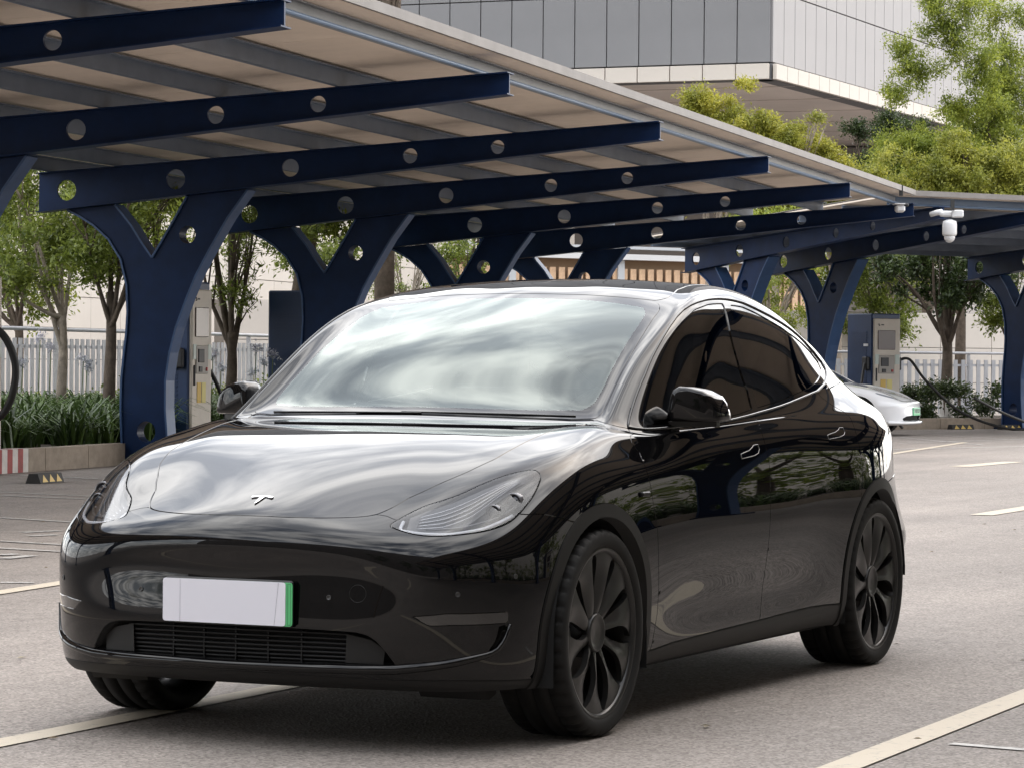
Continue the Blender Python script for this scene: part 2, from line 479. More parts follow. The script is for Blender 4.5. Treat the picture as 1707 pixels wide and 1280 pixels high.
def frame_meshes():
    # local frame: x = s (towards the back), y = along the carport, z up
    col = MB(); col.prism(COLR+COLL+COLI, [circ(5.77, 2.74, .105, 24), circ(6.28, .40, .125, 24, .95)], -.23, -.02)
    # slimmer face plates leave a visible edge flange
    me_c = col.mesh('column', BLUE)
    fl = MB()
    for edge in (COLR, COLL, COLI[:4], COLI[3:]):
        vs = []
        for i, (x, z) in enumerate(edge):
            a, b_ = edge[max(i-1, 0)], edge[min(i+1, len(edge)-1)]
            t = Vector((b_[0]-a[0], b_[1]-a[1])).normalized(); nx, nz = -t.y, t.x
            for o in (-.012, .012):
                for y in (-.255, .005): vs.append((x+nx*o, y, z+nz*o))
        fs = []
        for i in range(len(edge)-1):
            k = i*4
            fs += [(k, k+1, k+5, k+4), (k+2, k+6, k+7, k+3), (k, k+4, k+6, k+2), (k+1, k+3, k+7, k+5)]
        fl.add(vs, fs)
    me_f = fl.mesh('column_flange', BLUE2)
    web = MB(); web.prism([(0, TB+.012), (0, TT-.012), (BL, RT-.012), (BL, RB+.012)], [circ(s, (zb(s)+zt(s))/2, r_, 24) for s, r_ in ((7.32, .125), (5.91, .12), (4.46, .105), (2.98, .088), (1.92, .08))], -.015, .015)
    me_w = web.mesh('beam_web', BLUE)
    fb = MB()
    fb.prism([(-.01, TB), (-.01, TB+.012), (BL, RB+.012), (BL, RB)], [], -.11, .11)
    me_b = fb.mesh('beam_bottom_flange', BLUE)
    ft = MB(); ft.prism([(-.01, TT-.012), (-.01, TT), (BL, RT), (BL, RT-.012)], [], -.11, .11)
    me_t = ft.mesh('beam_top_flange', BLUE)
    base = MB(); base.box((6.28, -.145, .02), (.95, .5, .04)); 
    me_p = base.mesh('base_plate', BLUE)
    return (('column', me_c), ('column_flange', me_f), ('beam_web', me_w), ('beam_bottom_flange', me_b), ('beam_top_flange', me_t), ('base_plate', me_p))
FRAME = frame_meshes()
PS = (1.67, 2.90, 4.14, 5.38, 6.62, 7.5)           # purlin positions along the beam
def carport(name, Fn, sgn_along, frames, m0, m1, label, group=None, pitch=3.0, flip=False):
    """frames = positions along; Fn(s,m,z) gives world points"""
    o = Vector(Fn(0, 0)); ex = (Vector(Fn(1, 0))-o); ey = (Vector(Fn(0, 1))-o)
    root = empty(name, Fn(6.2, (m0+m1)/2), 0, label, 'carport', group)
    inv = root.matrix_world
    rz = math.atan2(ex.y, ex.x)
    root.location = o; root.rotation_euler = (0, 0, rz)
    hand = 1 if (ex.x*ey.y-ex.y*ey.x) > 0 else -1
    for m in frames:
        for nm, me in FRAME: link(nm, me, root, (0, hand*m, 0))
    # purlins: Z-sections resting on the beams
    pu = MB(); L = m1-m0
    for k, s in enumerate(PS):
        zt_ = zt(s)
        b = MB()
        h = .165
        b.box((0, 0, h/2), (.012, L, h)); b.box((.028, 0, .006), (.056, L, .012)); b.box((-.035, 0, h-.006), (.07, L, .012)); b.box((.054, 0, .018), (.008, L, .03))
        b.build('purlin', PURL, root, (s, hand*(m0+m1)/2, zt_+.001))
        cl = MB().box((.02, 0, .07), (.02, .10, .13))
        me = cl.mesh('purlin_cleat', BOLT)
        for m in frames: link('purlin_cleat', me, root, (s+.01, hand*m, zt_))
    # eave channel
    s = .42; z = zt(s)+.045
    b = MB(); b.box((0, 0, .07), (.012, L, .14)); b.box((-.03, 0, .005), (.06, L, .012)); b.box((-.03, 0, .135), (.06, L, .012))
    b.build('eave_channel', mat('eave_grey', (.30, .315, .34), .4, noise=(1.5, .15)) if L > 20 else mat('eave_blue', (.11, .17, .27), .4, noise=(1.5, .15)), root, (s, hand*(m0+m1)/2, z))
    MB().tube([(0, -L/2, 0), (0, L/2, 0)], .022, 8).build('eave_rail', mat('eave_rail_blue', (.15, .22, .33), .4), root, (s-.075, hand*(m0+m1)/2, z+.01))
    # roof panels
    n = int(round(L/pitch)); w = L/n
    b = MB(); b.prism([(.12, zt(.12)+.186), (.12, zt(.12)+.214), (7.78, zt(7.78)+.214), (7.78, zt(7.78)+.186)], [], -w/2+.004, w/2-.004)
    me = b.mesh('roof_panel', ROOFU)
    for k in range(n): link('roof_panel', me, root, (0, hand*(m0+(k+.5)*w), 0))
    b = MB(); b.prism([(.06, zt(.06)+.175), (.06, zt(.06)+.265), (.14, zt(.14)+.267), (.14, zt(.14)+.242), (.085, zt(.085)+.238), (.085, zt(.085)+.175)], [], -L/2, L/2)
    b.build('roof_edge_trim', ROOFT, root, (0, hand*(m0+m1)/2, 0))
    b = MB(); b.prism([(.145, zt(.145)+.228), (.145, zt(.145)+.240), (7.8, zt(7.8)+.240), (7.8, zt(7.8)+.228)], [], -L/2, L/2)
    b.build('roof_sheet', ROOFT, root, (0, hand*(m0+m1)/2, 0))
    return root
carport('carport', F1, 1, [-18, -12, -6, 0, 6, 12, 18, 24, 30], -20, 30.6, 'long blue steel carport with Y-shaped columns running along the left side')
carport('carport', F2, 1, [0, 2.1, 7.1, 12.6], -.9, 16, 'blue steel carport at the far right, dome camera on its edge')
# the facing row across the driveway, seen mirrored in the car doors
def F3(s, m, z=0.0):
    return W(3.6+E1[0]*m-N1[0]*s, 13+E1[1]*m-N1[1]*s, z)
carport('carport', F3, 1, [-18, -12, -6, 0, 6, 12, 18, 24, 30], -20, 34, 'blue steel carport across the driveway, seen mirrored in the black car doors')

# ================================================================== PLANTERS, KERBS
CONC = mat('kerb_concrete', (.33, .27, .21), .8, noise=(7, .22), bump=(60, .4, .006))
SOIL = mat('soil', (.045, .034, .024), .95, noise=(8, .4), bump=(25, 1.0, .03))
def strip_box(Fn, s0, s1, m0, m1, z0, z1):
    b = MB(); q = [Fn(s0, m0), Fn(s1, m0), Fn(s1, m1), Fn(s0, m1)]
    b.add([(x, y, z0) for x, y, _ in q]+[(x, y, z1) for x, y, _ in q], [(0, 1, 2, 3), (4, 7, 6, 5)]+[(i, (i+1) % 4, 4+(i+1) % 4, 4+i) for i in range(4)])
    return b
kl = 1.15
def kerb_run(Fn, s, m0, m1, label, zt_=.25, red=None):
    root = empty('planter_kerb', Fn(s+.09, (m0+m1)/2), 0, label, 'kerb')
    iv = Vector(root.location)
    n = int((m1-m0)/kl); w = (m1-m0)/n
    for k in range(n):
        b = strip_box(Fn, s, s+.18, m0+k*w+.006, m0+(k+1)*w-.006, 0, zt_-random.uniform(0, .006))
        b.v = [(x-iv.x, y-iv.y, z) for x, y, z in b.v]
        b.build('kerb_stone', CONC, root)
    if red:
        for k in range(red[2]):
            a = red[0]+(red[1]-red[0])*k/red[2]; c = red[0]+(red[1]-red[0])*(k+1)/red[2]
            b = strip_box(Fn, s-.004, s+.19, a, c, .001, zt_+.004)
            b.v = [(x-iv.x, y-iv.y, z) for x, y, z in b.v]
            b.build('painted_band', mat('band_red', (.30, .035, .03), .6, noise=(9, .3)) if k % 2 else mat('band_white', (.62, .58, .54), .6, noise=(9, .15)), root)
    return root
kerb_run(F1, 6.55, 4, 40, 'low concrete planter kerb left of the black car, with red and white painted bands', .26, (7.9, 9.35, 11))
tag(strip_box(F1, 6.8, 11.2, 4, 42, 0, .20).build('planting_bed', SOIL), kind='structure')
kerb_run(F2, 6.72, -2.5, 16, 'low orange-brown planter kerb below the far right carport', .22)
tag(strip_box(F2, 6.9, 11.5, -2.5, 17, 0, .18).build('planting_bed', SOIL), kind='structure')
def F3k(s, m, z=0.0): return F3(s, m, z)
kerb_run(F3, 6.62, -16, 32, 'low concrete planter kerb across the driveway, seen mirrored in the car')
tag(strip_box(F3, 6.8, 13, -18, 32, 0, .20).build('planting_bed', SOIL), kind='structure')

# wheel stops
def wheel_stop(Fn, s, m, label, L=.56):
    c = Vector(Fn(s, m)); d = Vector(Fn(s, m+1))-c
    root = empty('wheel_stop', c, math.atan2(d.y, d.x), label, 'wheel stop', 'wheel stops at the backs of the bays')
    b = MB(); b.prism([(-.085, .001), (.085, .001), (.05, .10), (-.05, .10)], [], -L/2, L/2, lambda x, y, z: (y, x, z)); b.build('body', mat('stop_rubber', (.03, .028, .026), .7, noise=(12, .3)), root)
    for k in range(3):
        x0 = -L/2+.05+k*.165
        for sg in (-1, 1):
            b = MB(); q = lambda t: .05+.035*(1-t)+.003
            b.add([(x0, sg*q(.1), .015), (x0+.13, sg*q(.1), .015), (x0+.065, sg*q(.9), .092)], [(0, 1, 2)]); b.build('reflector', mat('stop_yellow', (.62, .42, .10), .5), root)
    return root
wheel_stop(F1, 5.1, 6.7, 'black rubber wheel stop with yellow triangles near the left edge')
wheel_stop(F2, 6.45, 5.9, 'far wheel stop with yellow marks left of the tree')
wheel_stop(F2, 6.1, 6.9, 'far wheel stop with yellow marks at the blue column foot')

# ================================================================== CHARGERS
CB = mat('charger_blue', (.012, .035, .10), .4, noise=(4, .15)); CBG = mat('charger_beige', (.55, .50, .43), .5, noise=(5, .05))
CSCR = mat('charger_screen', (.10, .075, .07), .15); CBLK = mat('charger_black', (.02, .02, .022), .5)
CABM = mat('cable_black', (.018, .017, .016), .55)
def charger(Fn, s, m, rz_extra, label, h=2.05, cable=None, cr=.028):
    c = Vector(Fn(s, m)); d = Vector(Fn(s+1, m))-c
    root = empty('charging_station', (c.x, c.y, .16), math.atan2(d.y, d.x)+rz_extra, label, 'charging station', 'charging stations under the carports')
    # local x = towards the back, front face at x = -.4
    MB().box((0, 0, h/2), (.78, .72, h), bevel=.02).build('cabinet', CB, root)
    MB().box((-.405, 0, h/2-.03), (.05, .66, h-.14), bevel=.015).build('front_panel', CBG, root)
    MB().box((-.436, .02, h-.52), (.02, .44, .38), bevel=.008).build('screen', CSCR, root)
    MB().box((-.436, .02, h-1.0), (.02, .40, .36), bevel=.008).build('reader_recess', mat('charger_recess', (.30, .28, .25), .5), root)
    MB().box((-.450, .07, h-.95), (.02, .19, .17), bevel=.006).build('card_reader', CBLK, root)
    MB().box((-.450, .09, h-1.12), (.02, .10, .07), bevel=.006).build('button_pad', CBLK, root)
    MB().box((-.450, -.12, h-1.12), (.02, .05, .05), bevel=.006).build('emergency_button', mat('button_red', (.35, .03, .03), .4), root)
    MB().box((-.437, .27, h-1.20), (.03, .03, .26), bevel=.008).build('handle', CBLK, root)
    for y, cc in ((.10, (.62, .42, .10)), (-.06, (.66, .58, .22))):
        MB().box((-.434, y, h-1.42), (.006, .13, .26)).build('notice_sticker', mat('sticker_%d' % int(cc[0]*100), cc, .6), root)
    for y in (.25, -.25):
        MB().box((-.436, y, h-.90), (.008, .11, .19)).build('notice_plate', mat('notice_pale', (.45, .52, .48), .4), root)
    MB().tube([(-.433, .24, h-.215), (-.433, .21, h-.205), (-.433, .19, h-.235), (-.433, .22, h-.245)], .008, 6).build('logo_mark', CBLK, root)
    MB().box((-.433, .12, h-.222), (.004, .07, .022)).build('logo_mark', CBLK, root)
    for k in range(26):
        for sg in (1, -1):
            MB().box((.02, sg*.365, .45+k*.052), (.52, .016, .020)).build('louvre', CB, root)
    MB().box((-.22, .37, h-.62), (.14, .01, .05)).build('side_logo', mat('charger_white_print', (.7, .7, .72), .5), root)
    for sg in (1, -1):
        MB().box((-.26, sg*.40, h-.98), (.16, .10, .26), bevel=.02).build('plug_holster', CBLK, root)
    if cable:
        for pts in cable: MB().tube([tuple(p) for p in pts], cr, 10).build('cable', CABM, root)
    return root
def arc_pts(P, n=24):
    """Catmull-Rom through points"""
    P = [Vector(p) for p in P]; out = []
    for i in range(len(P)-1):
        a, b, c, d = P[max(i-1, 0)], P[i], P[i+1], P[min(i+2, len(P)-1)]
        for k in range(n):
            t = k/n; out.append(.5*((2*b)+(c-a)*t+(2*a-5*b+4*c-d)*t*t+(3*b-a-3*c+d)*t**3))
    return out+[P[-1]]
charger(F1, 7.2, 14.95, 0, 'blue and beige charging station half hidden by the near Y-shaped column', 2.1,
        [arc_pts([(-.26, -.40, 1.15), (-.42, -.62, .72), (-.50, -.80, .20), (-.70, -1.1, -.10), (-1.2, -1.3, -.12)], 8)])
charger(F1, 7.2, 19.8, 0, 'dark blue charging station showing only its louvred side behind the windscreen', 2.1)
charger(F1, 7.2, 8.8, 0, 'charging station at the left picture edge with a looped thick cable', 2.1,
        [arc_pts([(-.26, .42, 1.30), (-.50, .35, 1.45), (-.70, .22, 1.36), (-.82, .15, 1.05), (-.78, .12, .72), (-.64, .10, .48), (-.45, .12, .40)], 10)], .042)
charger(F2, 7.0, 4.1, 0, 'blue and beige charging station with screen and cables behind the white car', 2.12,
        [arc_pts([(-.26, -.42, 1.20), (-.40, -.60, 1.22), (-.55, -.9, .80), (-.9, -1.5, .20), (-1.5, -2.2, -.12), (-2.0, -3.0, -.125), (-2.4, -2.4, -.125), (-2.9, -.9, .2), (-3.3, .2, .5)], 8),
         arc_pts([(-.26, .42, 1.15), (-.45, .62, .95), (-.8, .95, .62), (-1.2, 1.3, .45)], 8)])
charger(F3, 7.2, 2.0, 0, 'charging station across the driveway, seen mirrored in the car', 2.1)

# ================================================================== FENCES, WALLS
PICK = mat('fence_pale', (.40, .40, .42), .45, noise=(5, .1))
def fence(Fn, s, m0, m1, z0, zp, zr, label, pitch=.20):
    c = Vector(Fn(s, (m0+m1)/2)); d = Vector(Fn(s, m1))-Vector(Fn(s, m0)); L = d.length
    root = empty('picket_fence', (c.x, c.y, 0), math.atan2(d.y, d.x), label, 'fence')
    me = MB().box((0, 0, (z0+zp)/2), (.105, .02, zp-z0)).mesh('picket', PICK)
    n = int(L/pitch)
    for k in range(n): link('picket', me, root, (-L/2+(k+.5)*L/n, 0, 0))
    MB().box((0, 0.025, zp-.12), (L, .03, .05)).build('rail', PICK, root)
    MB().box((0, 0.025, z0+.15), (L, .03, .05)).build('rail', PICK, root)
    MB().tube([(-L/2, 0, zr), (L/2, 0, zr)], .03, 8).build('top_rail', PICK, root)
    me = MB().box((0, 0, zr/2), (.06, .06, zr)).mesh('post', PICK)
    k = -L/2
    while k <= L/2: link('post', me, root, (k, .03, 0)); k += 2.0
    return root
fence(F1, 11.6, 13, 52, .3, 1.56, 1.70, 'pale picket fence behind the trees on the left')
fence(F2, 12.2, -3, 22, .2, 1.40, 1.55, 'pale picket fence behind the tree on the far right', .22)
WALLP = mat('wall_panel_beige', (.55, .50, .445), .55, noise=(.8, .05)); JOINT = mat('wall_joint', (.25, .23, .21), .8)
def panel_wall(name, Fn, s, m0, m1, z0, z1, pw, ph, label, m_=WALLP, joint=JOINT, cat='wall', top=None, dz=0):
    c = Vector(Fn(s, (m0+m1)/2)); d = Vector(Fn(s, m1))-Vector(Fn(s, m0)); L = d.length
    back = Vector(Fn(s+1, m0))-Vector(Fn(s, m0))
    root = empty(name, (c.x, c.y, 0), math.atan2(d.y, d.x), label, cat)
    hand = 1 if (d.x*back.y-d.y*back.x) > 0 else -1
    MB().box((0, hand*.25, (z0+z1)/2), (L, .44, z1-z0)).build('backing', joint, root)
    nx, nz = max(1, round(L/pw)), max(1, round((z1-z0)/ph))
    w, h = L/nx, (z1-z0)/nz
    me = MB().box((0, 0, 0), (w-.014, .05, h-.014), bevel=.004).mesh('panel', m_)
    for i in range(nx):
        for j in range(nz):
            link('panel', me, root, (-L/2+(i+.5)*w, hand*random.uniform(.0, .004), z0+(j+.5)*h+dz))
    return root
panel_wall('panel_wall', F1, 17.5, 22, 72, 0, 5.6, 1.45, .62, 'beige panelled building wall behind the left trees and fence')
panel_wall('panel_wall', F2, 17.5, -5, 26, 0, 2.55, 1.6, .85, 'low beige panelled wall behind the far right fence')
# timber screen wall beyond the carport
TIM = mat('timber_slat', (.60, .40, .25), .6, noise=(6, .2)); STEEL = mat('screen_steel', (.48, .50, .52), .45)
tA, tB = (-3.4, 84.0), (9.5, 92.0)
_p, _q = Vector(W(*tA)), Vector(W(*tB)); _d2 = _q-_p; Ls = _d2.length
ts = empty('timber_screen', ((_p.x+_q.x)/2, (_p.y+_q.y)/2, 0), math.atan2(_d2.y, _d2.x), 'orange timber slat screen with steel posts beyond the carport, above the car roof', 'screen wall')
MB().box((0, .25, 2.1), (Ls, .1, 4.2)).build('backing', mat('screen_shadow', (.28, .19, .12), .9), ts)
me = MB().box((0, 0, 2.0), (.20, .04, 3.9), bevel=.006).mesh('slat', TIM)
n = int(Ls/.30)
for k in range(n): link('slat', me, ts, (-Ls/2+(k+.5)*Ls/n, 0, 0))
me = MB().box((0, -.02, 2.1), (.22, .12, 4.2)).mesh('post', STEEL)
for k in range(5): link('post', me, ts, (-Ls/2+.3+k*(Ls-.6)/4, 0, 0))
MB().box((0, 0, 4.28), (Ls+.2, .5, .16)).build('coping', mat('coping_white', (.62, .62, .62), .5), ts)
MB().box((0, 0, 4.55), (Ls+.2, .3, .08)).build('handrail', STEEL, ts)

# ================================================================== BIG BUILDING
bld = empty('building', W(7.46, 90), 0, 'large grey clad building with overhanging upper floor behind the trees', 'building')
PD = mat('clad_shaded_grey', (.170, .169, .172), .5, noise=(.5, .06)); PLt = mat('clad_lit_grey', (.235, .222, .222), .5, noise=(.5, .05)); BAND = mat('band_cream', (.54, .49, .43), .6, noise=(.6, .05)); SOF = mat('soffit_brown', (.70, .63, .585), .6, noise=(.4, .1)); JN = mat('clad_joint', (.13, .13, .135), .8)  # one cladding: shade is painted into the left face's grey, sunlight into the right
LD = (-.9235, .3836); RD = (.4035, .9150)       # directions of the two faces from the corner, in (right, ahead)
CO = (7.46, 90.0)
def face_panels(dr, n_out, L, z0, z1, pw, rows, m_, name, inset=0.0, joint=JN):
    o = Vector(W(*CO)); d = Vector((*WD(*dr), 0)); nn = Vector((*WD(*n_out), 0))
    rz = math.atan2(d.y, d.x)
    n = int(L/pw); hz = (z1-z0)/rows
    side = 1 if Vector((-d.y, d.x, 0)).dot(nn) > 0 else -1
    me = MB().box((0, 0, 0), (pw-.028, .12, hz-.028), bevel=.01).mesh(name, m_)
    base = o - Vector(bld.location) + nn*inset
    for i in range(n):
        for j in range(rows):
            p = base + d*((i+.5)*pw)
            link(name, me, bld, (p.x, p.y, z0+(j+.5)*hz), (0, 0, rz))
    b = MB(); b.box((0, -side*.35, 0), (L, .5, z1-z0)); p = base+d*(L/2); b.build('wall_backing', joint, bld, (p.x, p.y, (z0+z1)/2), (0, 0, rz))
NL = (-.3836, -.9235); NR = (.9150, -.4035)
face_panels(LD, NL, 44, 10.05, 12.15, 1.02, 1, PD, 'shaded_panel')
face_panels(LD, NL, 44, 12.15, 34, 1.02, 2, PD, 'shaded_panel')
face_panels(RD, NR, 48, 10.05, 12.15, 1.0, 1, PLt, 'lit_panel')
face_panels(RD, NR, 48, 12.15, 34, 1.0, 2, PLt, 'lit_panel')
face_panels(LD, NL, 44, 9.55, 10.03, 1.02, 1, BAND, 'band_panel', .12)
face_panels(RD, NR, 48, 9.55, 10.03, 1.0, 1, BAND, 'band_panel', .12)
def bl(a, b, z): 
    p = Vector(W(CO[0]+LD[0]*a+RD[0]*b, CO[1]+LD[1]*a+RD[1]*b, z))-Vector(bld.location); return (p.x, p.y, z)
b = MB(); b.add([bl(0, 0, 9.56), bl(44, 0, 9.56), bl(44, 48, 9.56), bl(0, 48, 9.56)], [(0, 1, 2, 3)]); b.build('soffit', SOF, bld)
me = MB().box((0, 0, 0), (44, .03, .02)).mesh('soffit_joint', mat('soffit_line', (.52, .46, .43), .7))
dL = WD(*LD)
for k in range(2, 25, 4):
    p = bl(22, k*1.1, 9.55); link('soffit_joint', me, bld, p, (0, 0, math.atan2(dL[1], dL[0])))
# recessed lower storey
LOWG = mat('low_glass', (.05, .055, .06), .12)
b = MB(); q = [bl(3, 27, 0), bl(44, 27, 0), bl(44, 46, 0), bl(3, 46, 0)]
b.add([(x, y, 0) for x, y, _ in q]+[(x, y, 9.5) for x, y, _ in q], [(i, (i+1) % 4, 4+(i+1) % 4, 4+i) for i in range(4)]); b.build('lower_storey', mat('lower_wall', (.30, .27, .25), .6), bld)
b = MB(); q = [bl(2.6, 26.4, 0), bl(44, 26.4, 0), bl(44, 26.9, 0), bl(2.6, 26.9, 0)]
b.add([(x, y, 8.1) for x, y, _ in q]+[(x, y, 9.0) for x, y, _ in q], [(0, 1, 2, 3), (4, 5, 6, 7)]+[(i, (i+1) % 4, 4+(i+1) % 4, 4+i) for i in range(4)]); b.build('lower_fascia', mat('fascia_dark', (.06, .06, .065), .5), bld)
b = MB(); b.add([bl(0, 0, 34), bl(44, 0, 34), bl(44, 48, 34), bl(0, 48, 34)], [(0, 1, 2, 3)]); b.build('roof', PD, bld)

# ================================================================== TREES AND PLANTS
BARK = mat('bark', (.10, .075, .055), .9, noise=(9, .4), bump=(40, .8, .01))
BARKP = mat('bark_pale', (.30, .25, .20), .9, noise=(7, .35), bump=(40, .8, .01))
LG = leaf_mat('leaf_mid', (.08, .115, .018), (.28, .33, .065), .45); LY = leaf_mat('leaf_yellow', (.22, .235, .035), (.50, .47, .09), .5); LD_ = leaf_mat('leaf_dark', (.020, .036, .011), (.07, .105, .026)); LY2 = leaf_mat('leaf_olive', (.17, .19, .03), (.42, .42, .085), .5); LGY = leaf_mat('leaf_fresh', (.13, .175, .025), (.38, .42, .075), .5)
def leaf_cloud(centres, radii, n, size, aspect=.42, droop=.3):
    """n leaves spread through blobs -> verts, quads"""
    centres = np.array(centres, float); radii = np.array(radii, float)
    w = radii**2; w /= w.sum()
    NT = 13                                            # leafy twigs radiating from each clump
    tw = rng.normal(size=(len(centres), NT, 3)); tw[..., 2] = tw[..., 2]*.75+.22
    tw /= np.linalg.norm(tw, axis=2, keepdims=True)
    tl = .55+.7*rng.random((len(centres), NT))
    k = rng.choice(len(centres), n, p=w); j = rng.integers(0, NT, n)
    d = tw[k, j]
    q = rng.random(n)**.75
    P = centres[k]+d*(q*tl[k, j]*radii[k])[:, None]
    P[:, 2] -= (q*q)*droop*.28*radii[k]
    P += rng.normal(size=(n, 3))*(size*.55+.075*radii[k])[:, None]
    t = d*.9+rng.normal(size=(n, 3))*.75; t[:, 2] -= droop*.6; t /= np.linalg.norm(t, axis=1, keepdims=True)
    up = rng.normal(size=(n, 3))*.6+np.array([0, 0, 1.0])+d*.5
    s = np.cross(t, up); s /= np.maximum(np.linalg.norm(s, axis=1, keepdims=True), 1e-6)
    L = size*(.6+.8*rng.random(n))[:, None]; Wd = L*aspect
    V = np.stack([P-t*L*.5, P+s*Wd*.5, P+t*L*.5, P-s*Wd*.5], 1).reshape(-1, 3)
    return V, np.arange(4*n).reshape(-1, 4)
def tree(name, a, b, trunk_h, r0, blobs, nleaf, lsize, leafm, bark, label, group, forks=5, aspect=.42, lean=(0, 0), white=None, twigs=0, droop=.3):
    """blobs: (right, ahead, z, radius) relative to the base"""
    base = Vector(W(a, b, .1))
    root = empty(name, base, 0, label, 'tree', group)
    ctr = []; rad = []
    for da, db, z, r_ in blobs:
        x, y = WD(da, db); ctr.append((x, y, z)); rad.append(r_)
    lx = WD(*lean)
    top = Vector((lx[0], lx[1], trunk_h))
    tb = MB(); r0 *= .82
    tb.tube(arc_pts([(0, 0, -.2), (lx[0]*.25+.02, lx[1]*.2, trunk_h*.35), (lx[0]*.7-.02, lx[1]*.7, trunk_h*.7), top], 4), [r0*(1.25-.5*i/12) for i in range(13)], 8)
    ordr = list(range(len(ctr))); random.shuffle(ordr)
    for i in ordr[:max(forks, 1)]:
        c = Vector(ctr[i]); st = top*random.uniform(.72, 1.0)
        mid = st*.45+c*.55+Vector((random.uniform(-.2, .2), random.uniform(-.2, .2), random.uniform(-.1, .25)))
        pts = arc_pts([st, st*.7+mid*.3+Vector((0, 0, -.05)), mid, c], 4)
        tb.tube(pts, [r0*.62*(1-.85*k/(len(pts)-1)) for k in range(len(pts))], 6)
        for _ in range(4+twigs):
            e = c+Vector((random.gauss(0, 1), random.gauss(0, 1), random.gauss(0, .7))).normalized()*rad[i]*random.uniform(.6, 1.0)
            s0 = pts[random.randrange(len(pts)//2, len(pts))]
            tb.tube([s0, (s0+e)/2+Vector((0, 0, random.uniform(-.05, .12))), e], [r0*.20, r0*.12, r0*.05], 5)
    tb.build('trunk', bark, root)
    if white:
        MB().tube([(0, 0, 0), (lx[0]*.12, lx[1]*.12, white)], [r0*1.32, r0*1.16], 10, cap=False).build('whitewash', mat('whitewash', (.55, .52, .48), .85, noise=(8, .25)), root)
    V, Q = leaf_cloud(ctr, rad, nleaf, lsize, aspect, droop)
    link('crown', np_mesh('crown', V, Q, leafm), root)
    return root
def blobs(n, ra, rb, z0, z1, r_, rvar=.35):
    out = []
    for i in range(int(n*3.2)):
        t = random.random()*2*math.pi; q = math.sqrt(random.random()); zz_ = random.uniform(-1, 1)
        k = math.sqrt(max(.05, 1-zz_*zz_*.8))
        out.append((ra*q*k*math.cos(t), rb*q*k*math.sin(t), (z0+z1)/2+(z1-z0)/2*zz_, r_*.58*random.uniform(1-rvar, 1+rvar)))
    return out
def spikes(n, ra, z0, z1):
    return [(random.uniform(-ra, ra), random.uniform(-.6, .6), random.uniform(z0, z1), random.uniform(.16, .30)) for _ in range(n)]
def F1ab(s, m): return (TIP0[0]+E1[0]*m+N1[0]*s, TIP0[1]+E1[1]*m+N1[1]*s)
def F2ab(s, m): return (TIP2[0]+E2[0]*m+N2[0]*s, TIP2[1]+E2[1]*m+N2[1]*s)
def at_px(x, b): return ((x-853)/5146.49*b, b)
GL_ = 'trees in the left planting bed'
tree('tree', *at_px(103, 42.5), 1.75, .085, blobs(15, 1.4, 1.3, 2.1, 4.6, .66), 24000, .075, LG, BARKP, 'pale-trunked tree with light green crown at the left picture edge', GL_, 7, white=.6)
tree('tree', *at_px(183, 41.0), 2.05, .095, blobs(11, .9, .9, 2.3, 4.4, .55), 11000, .075, LG, BARK, 'dark-trunked tree just left of the near Y-shaped column', GL_, 6, twigs=2)
tree('tree', *at_px(30, 47), 1.9, .09, blobs(15, 1.7, 1.4, 1.9, 5.0, .78), 24000, .08, LGY, BARK, 'bright green tree behind the pale-trunked one at the far left', GL_, 6)
tree('tree', *at_px(385, 44), 1.55, .10, blobs(12, .62, .8, 1.9, 4.2, .40), 5200, .11, LG, BARK, 'narrow-leaved tree with open branches behind the beige charging station', GL_, 9, aspect=.22, twigs=5)
tree('tree', *at_px(255, 50), 2.2, .10, blobs(10, 1.1, 1.2, 3.0, 5.2, .62), 11000, .085, LGY, BARK, 'yellow-green tree seen through the fork of the near Y-shaped column', GL_, 6)
tree('tree', *at_px(478, 47), 3.6, .20, blobs(9, 1.2, 1.2, 2.9, 4.8, .55), 7500, .09, LG, BARK, 'thick dark-trunked tree beside the second Y-shaped column', GL_, 5, lean=(.35, 0))
tree('tree', *at_px(545, 53), 2.3, .09, blobs(10, .9, 1.0, 2.5, 4.6, .5), 7000, .09, LG, BARK, 'tree seen through the fork of the second Y-shaped column', GL_, 6, twigs=3)
tree('tree', *at_px(670, 58), 2.0, .08, blobs(12, 1.0, 1.2, 1.9, 4.4, .48), 6500, .09, LG, BARKP, 'thin branching tree just above the left end of the car roof', GL_, 9, aspect=.3, twigs=6)
tree('tree', *at_px(775, 64), 2.4, .09, blobs(9, .9, 1.1, 2.6, 4.5, .5), 5500, .09, LG, BARK, 'tree seen through the fork of the third Y-shaped column', GL_, 6, twigs=3)
GR_ = 'trees at the far right'
tree('tree', *at_px(1283, 66), 1.6, .10, blobs(14, 1.0, 1.2, 1.9, 4.6, .55), 11000, .10, LGY, BARKP, 'pale leafy tree just right of the car roof, between two blue columns', GR_, 9, aspect=.3, twigs=5)
tree('tree', *at_px(1578, 66), 2.0, .15, blobs(15, 1.55, 1.3, 2.5, 4.0, .55), 15000, .11, LD_, BARK, 'dark tree with white-painted trunk foot behind the far right charging station', GR_, 9, white=.85, twigs=2)
tree('tree', *at_px(1690, 71), 2.0, .10, blobs(9, .9, 1.0, 2.0, 4.2, .5), 8000, .10, LG, BARK, 'green tree at the right picture edge behind the last blue column', GR_, 6)
tree('tree', *at_px(1450, 74), 2.0, .12, blobs(12, 1.3, 1.0, 2.0, 4.0, .6), 10000, .11, LG, BARK, 'green tree behind the blue charging station', GR_, 6)
GB_ = 'trees behind the carport roof'
tree('tree', *at_px(1180, 72), 4.0, .14, blobs(16, 1.4, 1.2, 5.0, 7.3, .62)+spikes(9, 1.1, 6.9, 7.75), 44000, .08, LY, BARKP, 'yellow-green tree top left of centre above the carport roof edge', GB_, 7, twigs=2)
